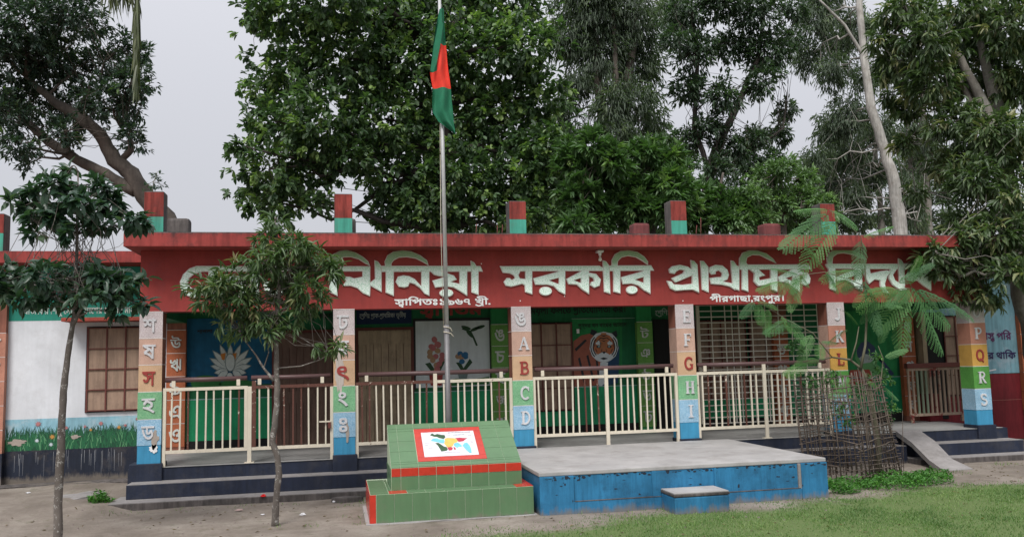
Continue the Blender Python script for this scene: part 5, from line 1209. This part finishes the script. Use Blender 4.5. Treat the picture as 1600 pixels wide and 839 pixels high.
fronds = [((1296, 328), (1245, 325), .6, 0), ((1296, 328), (1345, 350), .9, 1), ((1300, 330), (1220, 388), .7, 0), ((1310, 342), (1255, 410), .75, 1), ((1345, 372), (1345, 432), .7, 0), ((1345, 372), (1395, 350), .7, 0), ((1352, 425), (1290, 425), .8, 1),
          ((1425, 450), (1490, 512), 1.15, 0), ((1425, 450), (1375, 505), .9, 0), ((1425, 450), (1535, 488), .55, 0), ((1420, 448), (1440, 400), .5, 0), ((1410, 452), (1420, 555), .7, 1), ((1420, 440), (1480, 555), .5, 2), ((1400, 452), (1350, 470), .7, 0), ((1400, 446), (1458, 406), .6, 0),
          ((1225, 440), (1170, 455), .7, 2), ((1225, 440), (1270, 480), .8, 0), ((1250, 430), (1205, 418), .6, 0), ((1250, 430), (1230, 500), .7, 2), ((1180, 470), (1150, 500), .7, 2), ((1200, 480), (1200, 540), .8, 1), ((1230, 500), (1275, 545), .8, 2), ((1230, 500), (1180, 530), .8, 1),
          ((1270, 520), (1240, 575), .9, 2), ((1290, 540), (1330, 500), .7, 0), ((1262, 566), (1215, 590), .7, 1), ((1380, 560), (1420, 540), .6, 0), ((1372, 540), (1390, 500), .6, 2), ((1342, 510), (1320, 470), .6, 0), ((1342, 510), (1365, 470), .6, 1), ((1290, 425), (1262, 380), .6, 0), ((1352, 480), (1410, 470), .6, 2),
          ((1376, 600), (1405, 625), .6, 1), ((1330, 590), (1305, 610), .6, 2), ((1345, 432), (1385, 520), .5, 2), ((1290, 425), (1320, 470), .6, 1)]
fronds = [(a, b if not (b[0] < 1335 and b[1] > 440) else (a[0]+(b[0]-a[0])*.72, a[1]+(b[1]-a[1])*.72), w_, u_) for a, b, w_, u_ in fronds]
rf = random.Random(12)
for pts, _ in (stems[4], stems[6], stems[0], stems[3], stems[8]):
    for k in range(7):
        j = rf.randint(1, len(pts)-1); t = rf.random(); ax, ay = pts[j-1][0]*(1-t)+pts[j][0]*t, pts[j-1][1]*(1-t)+pts[j][1]*t; an = rf.uniform(-.5, 3.6); l_ = rf.uniform(22, 42)
        if ay < 600: fronds.append(((ax, ay), (ax+math.cos(an)*l_*1.1, ay+math.sin(an)*l_*.6+5), .8, 2))
for i, (a, b, wf, up_) in enumerate(fronds):
    yo = SAPY-.10-random.uniform(0, .35); A = at(*a, Y=SAPY-.06); Bq = at(*b, Y=yo); d = Bq-A; ln_ = d.length
    me = fr_pro[i % 5]; o = bpy.data.objects.new('frond', me); link(o, fern)
    x = d.normalized(); zz = Vector((random.uniform(-.2, .2), -.75, .75)); y = zz.cross(x).normalized(); z = x.cross(y)
    o.matrix_local = Matrix.Translation(A-Vector(fern.location)) @ Matrix((x, y, z)).transposed().to_4x4() @ Matrix.Diagonal((ln_, ln_*max(.55, wf*.95), ln_, 1))
B = [(np.array(at(x, y, Y=SAPY-.1)), r*.0093) for x, y, r in ((1375, 590, 16), (1340, 610, 14), (1390, 640, 12), (1310, 640, 14), (1330, 660, 12), (1268, 600, 14), (1370, 560, 12), (1300, 590, 14), (1240, 540, 14))]
crown(fern, B, LF_FERN, 230, 10, .05, .02, .04, droop=.3, newbr=.3, shell=.1)

cage = thing('bamboo_cage', 'weathered woven bamboo tree guard leaning around the feathery sapling', 'tree guard', (10.45, -1.5, 0))
cor = [(9.62, -1.35), (10.02, -2.15), (11.02, -1.62), (10.62, -.85)]; topc = [(9.50, -1.40), (9.90, -2.2), (10.72, -1.66), (10.5, -.9)]
rr = random.Random(8); hgt = 1.5
for sidx in range(4):
    a, b = Vector(cor[sidx]), Vector(cor[(sidx+1) % 4]); c, d = Vector(topc[sidx]), Vector(topc[(sidx+1) % 4]); ns = 11
    for i in range(ns):
        t = i/ns; p = a.lerp(b, t); q_ = c.lerp(d, t); h = hgt*rr.uniform(.88, 1.08)+(.05 if i == 0 else 0); w_ = rr.uniform(.006, .011)*(1.7 if i == 0 else 1)
        mid = p.lerp(q_, .5)+Vector((rr.uniform(-.03, .03), rr.uniform(-.03, .03)))
        tube('stake', [(p.x, p.y, -.08), (mid.x, mid.y, h*.5), (q_.x+rr.uniform(-.03, .03), q_.y, h)], [w_, w_*.9, w_*.7], BAMBOO, cage, 5)
    nh = 18
    for j in range(nh):
        z = .08+(hgt-.12)*j/(nh-1)*rr.uniform(.97, 1.03); k = z/hgt; pts = []
        for i in range(7):
            t = -.06+1.12*i/6; p = a.lerp(b, t).lerp(c.lerp(d, t), k); n_ = Vector((b-a).yx).normalized(); s = .014*(1 if (i+j) % 2 else -1)
            pts.append((p.x+n_.x*s, p.y-n_.y*s, z+rr.uniform(-.018, .018)+.03*math.sin(t*3+j)))
        tube('lath', pts, rr.uniform(.005, .0085), BAMBOO, cage, 5)
for i in range(16):
    p = (rr.uniform(10.9, 11.2), rr.uniform(-1.5, -.9)); tube('dry_twig', [(p[0], p[1], .0), (p[0]+rr.uniform(-.15, .1), p[1]+rr.uniform(-.1, .1), rr.uniform(.7, 1.3))], [.006, .002], BAMBOO, cage, 4)

# ================================================================ GRASS, WEEDS, LITTER
def grass(name, n, xr, yr, dens, hmin, hmax, mat, wd=.006):
    P_ = []; 
    x = rng.uniform(*xr, n*3); y = rng.uniform(*yr, n*3); k = np.array([dens(a, b) for a, b in zip(x, y)]); ok = rng.random(n*3) < k; x, y = x[ok][:n], y[ok][:n]; m_ = len(x)
    z = np.array([gz(a, b) for a, b in zip(x, y)]); D = rng.normal(0, .55, (m_, 3)); D[:, 2] = 1; h = rng.uniform(hmin, hmax, m_)*(.7+.5*np.sin(x*3.1+np.cos(y*2.7)*2)**2)
    Nn_ = rng.normal(size=(m_, 3)); Nn_[:, 2] *= .2
    o = leaves_mesh(name, np.stack([x, y, z-.004], 1), D, Nn_, h, wd*rng.uniform(.7, 1.4, m_), np.clip(rng.normal(.5, .25, m_)+.16*np.sin(x*1.7+y)+.14*np.sin(x*5.3-y*4.1+np.sin(x*2)*2), 0, 1), mat, None, 'strip'); return o
def dlawn(x, y):
    if 5.1 < x < 9.1 and y > -2.95: return 0
    g_ = grassy(x, y)*(.25+.75*max(0, min(1, .6+1.2*smooth_noise(x*1.3, y*1.3, 1.6, 3)+.5*smooth_noise(x, y, 6, 1)))); return g_
grass('lawn_grass', 110000, (2.4, 16), (-7.6, -1.6), dlawn, .018, .045, GRASSM, .006)
def dtuft(x, y):
    s = 0
    for cx_, cy_, r_ in TUFTS: s = max(s, 1-math.hypot(x-cx_, y-cy_)/r_)
    return max(0, s)
TUFTS = [(3.05, -2.75, .16), (3.0, -2.2, .2), (2.95, -1.2, .3), (3.4, -2.95, .12), (4.6, -2.98, .10), (5.2, -3.05, .15), (5.7, -3.02, .15), (6.3, -3.0, .1), (2.1, -2.6, .13), (2.5, -2.62, .15), (.25, -.95, .2), (.8, -.9, .22), (1.5, -.88, .2), (-.1, -1.1, .2), (2.2, -.9, .15), (8.0, -3.05, .2), (8.9, -3.0, .2), (7.65, -3.2, .1), (3.1, -.8, .25), (10.9, -2.3, .3), (12.0, -1.6, .3), (13.2, -1.1, .25)]
grass('verge_tufts', 5000, (-.5, 14), (-3.3, -.7), dtuft, .02, .06, GRASSM, .006)
def weeds(name, label, spots, n, ln, mat, hh):
    c0 = spots[0]; P_, D_, N_ = [], [], []
    for cx_, cy_, r_ in spots:
        m_ = int(n*r_); a = rng.uniform(0, 6.28, m_); q_ = r_*np.sqrt(rng.random(m_)); z = hh*rng.random(m_)*(1-.5*q_/r_)
        P_.append(np.stack([cx_+np.cos(a)*q_, cy_+np.sin(a)*q_*.7, z], 1)); d = rng.normal(size=(m_, 3)); d[:, 2] = np.abs(d[:, 2])*.6+.1; D_.append(d)
        N_.append(np.tile([0, 0, 1.], (m_, 1))+rng.normal(size=(m_, 3))*.4)
    P_ = np.concatenate(P_); m_ = len(P_)
    return leaves_mesh(name, P_, np.concatenate(D_), np.concatenate(N_), ln*rng.uniform(.6, 1.3, m_), ln*.5*rng.uniform(.7, 1.2, m_), np.clip(rng.normal(.5, .25, m_), 0, 1), mat, None, 'diamond')
weeds('ground_weeds', '', [(9.75, -2.3, .42), (10.3, -2.45, .5), (10.9, -2.3, .4), (9.35, -2.2, .25), (11.3, -1.9, .3), (10.6, -2.0, .5), (9.4, -2.7, .2)], 1500, .05, WEEDM, .16)
wd_ = thing('leafy_weed', 'bushy green weed clump against the left end of the steps', 'weed', (-.36, -.42, 0))
q_ = weeds('foliage', '', [(-.36, -.42, .17), (-.42, -.3, .14)], 1900, .06, WEEDM, .26); q_.parent = wd_; q_.matrix_parent_inverse = Matrix.Translation((.36, .42, 0))
for i in range(7):
    a = rr.uniform(0, 6.28); tube('stem', [(-.36, -.42, 0), (-.36+.06*math.cos(a), -.42+.05*math.sin(a), .12), (-.36+.13*math.cos(a), -.42+.1*math.sin(a), .24)], [.005, .004, .002], BARKG, wd_, 5)
# mud banks and broken slabs beside the left wing
def lump(name, label, cat, x, y, rx, ry, h, mat, seed, tilt=0, group=None):
    r_ = random.Random(seed); n_ = 14; o_ = [(math.cos(6.283*i/n_)*rx*r_.uniform(.82, 1.12), math.sin(6.283*i/n_)*ry*r_.uniform(.82, 1.12)) for i in range(n_)]
    V = [(x+a, y+b, -.03) for a, b in o_]+[(x+a*.96, y+b*.96, h*r_.uniform(.8, 1)+tilt*a) for a, b in o_]+[(x, y, h*1.05)]
    F = [(i, (i+1) % n_, n_+(i+1) % n_, n_+i) for i in range(n_)]+[(n_+i, n_+(i+1) % n_, 2*n_) for i in range(n_)]
    o = obj(name, V, F, mat); tag(o, label, cat, group); return o
MUD = paint('packed_mud', (.24, .21, .18, 1), .4, .1, .95, dirt=(.12, .1, .08, 1), dirt_amt=.8, bstr=.8)
lump('broken_slab', 'flat broken concrete slab lying under the left wing wall next to the weed', 'slab', -.85, .25, .42, .36, .12, TREAD, 3, .05)
lump('mud_bank', 'low mud bank at the far left edge below the navy wall base', 'mud bank', -2.15, -.6, .75, .34, .10, MUD, 5)
lump('flat_stone', 'flat grey stone between the steps and the left side of the map monument', 'stone', 2.92, -.95, .22, .12, .06, OLDC, 6)
# litter
def scrap(name, label, cat, px_, py_, s, col, seed, Y=None, Z=.012, group=None, thick=1):
    r_ = random.Random(seed); p = at(px_, py_, Z=Z); n_ = 9
    V = [(p.x+math.cos(6.283*i/n_)*s*r_.uniform(.6, 1.2), p.y+math.sin(6.283*i/n_)*s*r_.uniform(.4, .9), Z-.01+r_.uniform(0, .012)) for i in range(n_)]
    V += [(p.x+math.cos(6.283*i/n_+.3)*s*.55*r_.uniform(.6, 1.2), p.y+math.sin(6.283*i/n_+.3)*s*.5, Z+s*.45*thick*r_.uniform(.3, 1)) for i in range(n_)]; V.append((p.x, p.y, Z+s*.5*thick))
    F = [(i, (i+1) % n_, n_+(i+1) % n_, n_+i) for i in range(n_)]+[(n_+i, n_+(i+1) % n_, 2*n_) for i in range(n_)]
    o = obj(name, V, F, col); tag(o, label, cat, group); return o
REDP = plain('red_plastic', (.65, .02, .02, 1), .3); PAPER = plain('dirty_white_paper', (.6, .6, .62, 1), .8); STONE = plain('dull_stone', (.16, .13, .12, 1), .9)
scrap('red_plastic_bag', 'crumpled red plastic bag on the lowest left step', 'bag', 412, 774, .05, REDP, 1, Z=.10)
scrap('paper_scrap', 'bluish white crumpled paper on the mud right of the mango sapling', 'paper', 473, 803, .04, PAPER, 2)
scrap('paper_scrap', 'white paper scrap on the mud just left of the mango sapling', 'paper', 411, 803, .034, PAPER, 3, thick=.4)
scrap('paper_scrap', 'long pinkish paper strip on the mud before the left steps', 'paper', 374, 796, .06, plain('pinkish_paper', (.42, .30, .28, 1)), 4, thick=.4)
scrap('paper_scrap', 'white scrap on the mud below the leafy weed', 'paper', 152, 782, .035, PAPER, 5, thick=.3)
scrap('paper_scrap', 'white scrap at the left edge of the mud', 'paper', 33, 798, .035, PAPER, 6, thick=.3)
scrap('paper_scrap', 'white strip lying on the mud bank left of the young tree stem', 'paper', 44, 769, .05, PAPER, 7, Z=.10, thick=.3)
scrap('paper_scrap', 'small pale scrap on the right-hand mud near the ramp foot', 'paper', 1433, 752, .035, PAPER, 8, thick=.4)
scrap('paper_scrap', 'whitish scraps against the tufts by the map monument', 'paper', 524, 783, .045, PAPER, 9, thick=.8)
mb = MB(); rr = random.Random(21)
for i in range(420):
    x = rr.uniform(-1.5, 8.6); y = rr.uniform(-4.6, -.8)
    if 3.1 < x < 9.1 and y > -2.9: continue
    s = rr.uniform(.006, .02) if rr.random() < .93 else rr.uniform(.02, .035); z = gz(x, y)
    V = [(x+s*rr.uniform(.6, 1)*math.cos(a), y+s*rr.uniform(.6, 1)*math.sin(a), z-.003) for a in (0, 1.3, 2.5, 3.8, 5.1)]+[(x+s*.2, y, z+s*.6)]
    mb.add(V, [(0, 1, 5), (1, 2, 5), (2, 3, 5), (3, 4, 5), (4, 0, 5)])
tag(mb.build('gravel', STONE), kind='stuff')
mb = MB()
n_ = 1500; x = rng.uniform(-1.6, 15, n_); y = rng.uniform(-5.5, -.75, n_); ok = ~((x > 3.1) & (x < 9.1) & (y > -2.95)) & (rng.random(n_) < np.where(x > 12, 1, .35)); x, y = x[ok], y[ok]; n_ = len(x)
d = rng.normal(size=(n_, 3)); d[:, 2] *= .15
leaves_mesh('fallen_leaves', np.stack([x, y, np.array([gz(a, b) for a, b in zip(x, y)])+.008], 1), d, np.tile([0, 0, 1.], (n_, 1))+rng.normal(size=(n_, 3))*.15, rng.uniform(.03, .07, n_), rng.uniform(.012, .022, n_), rng.random(n_),
            leaf_mat('dry_leaf', (.09, .06, .035), (.17, .12, .07), (.26, .2, .11)), None, 'diamond')

# ================================================================ PALM FROND TIP
pf = thing('palm_frond', 'long hanging palm frond dangling into the sky at upper left', 'palm frond', tuple(at(212, -160, Y=-4)))
tube('midrib', [at(190, -260, Y=-4), at(205, -120, Y=-4), at(216, -20, Y=-4), at(219, 60, Y=-4), at(214, 110, Y=-4), at(209, 150, Y=-4)], [.02, .016, .012, .008, .005, .002], LF_PALM, pf, 6)
def palm(fan, x0, y0, x1, y1, nb, spread, ln0, wd0, seed):
    r_ = random.Random(seed); P_, D_, N_, L_ = [], [], [], []
    for i in range(nb):
        t = i/nb; x = x0+(x1-x0)*t; y = y0+(y1-y0)*t; p = at(x, y, Y=-4+r_.uniform(-.08, .08)); s = r_.choice((-1, 1))
        P_.append(tuple(p)); D_.append((s*spread*r_.uniform(.3, 1), r_.uniform(-.3, .3), -1)); N_.append((r_.uniform(-.6, .6), -1, .2)); L_.append(ln0*r_.uniform(.6, 1)*(1-.4*t))
    return leaves_mesh('leaflets', P_, D_, N_, np.array(L_), wd0, np.array([r_.random() for _ in P_]), LF_PALM, pf, 'strip')
palm(0, 214, -30, 213, 130, 110, .10, .50, .022, 1); palm(0, 165, -60, 214, -30, 90, .22, .66, .02, 2); palm(0, 140, -50, 175, -60, 30, .2, .42, .016, 3)
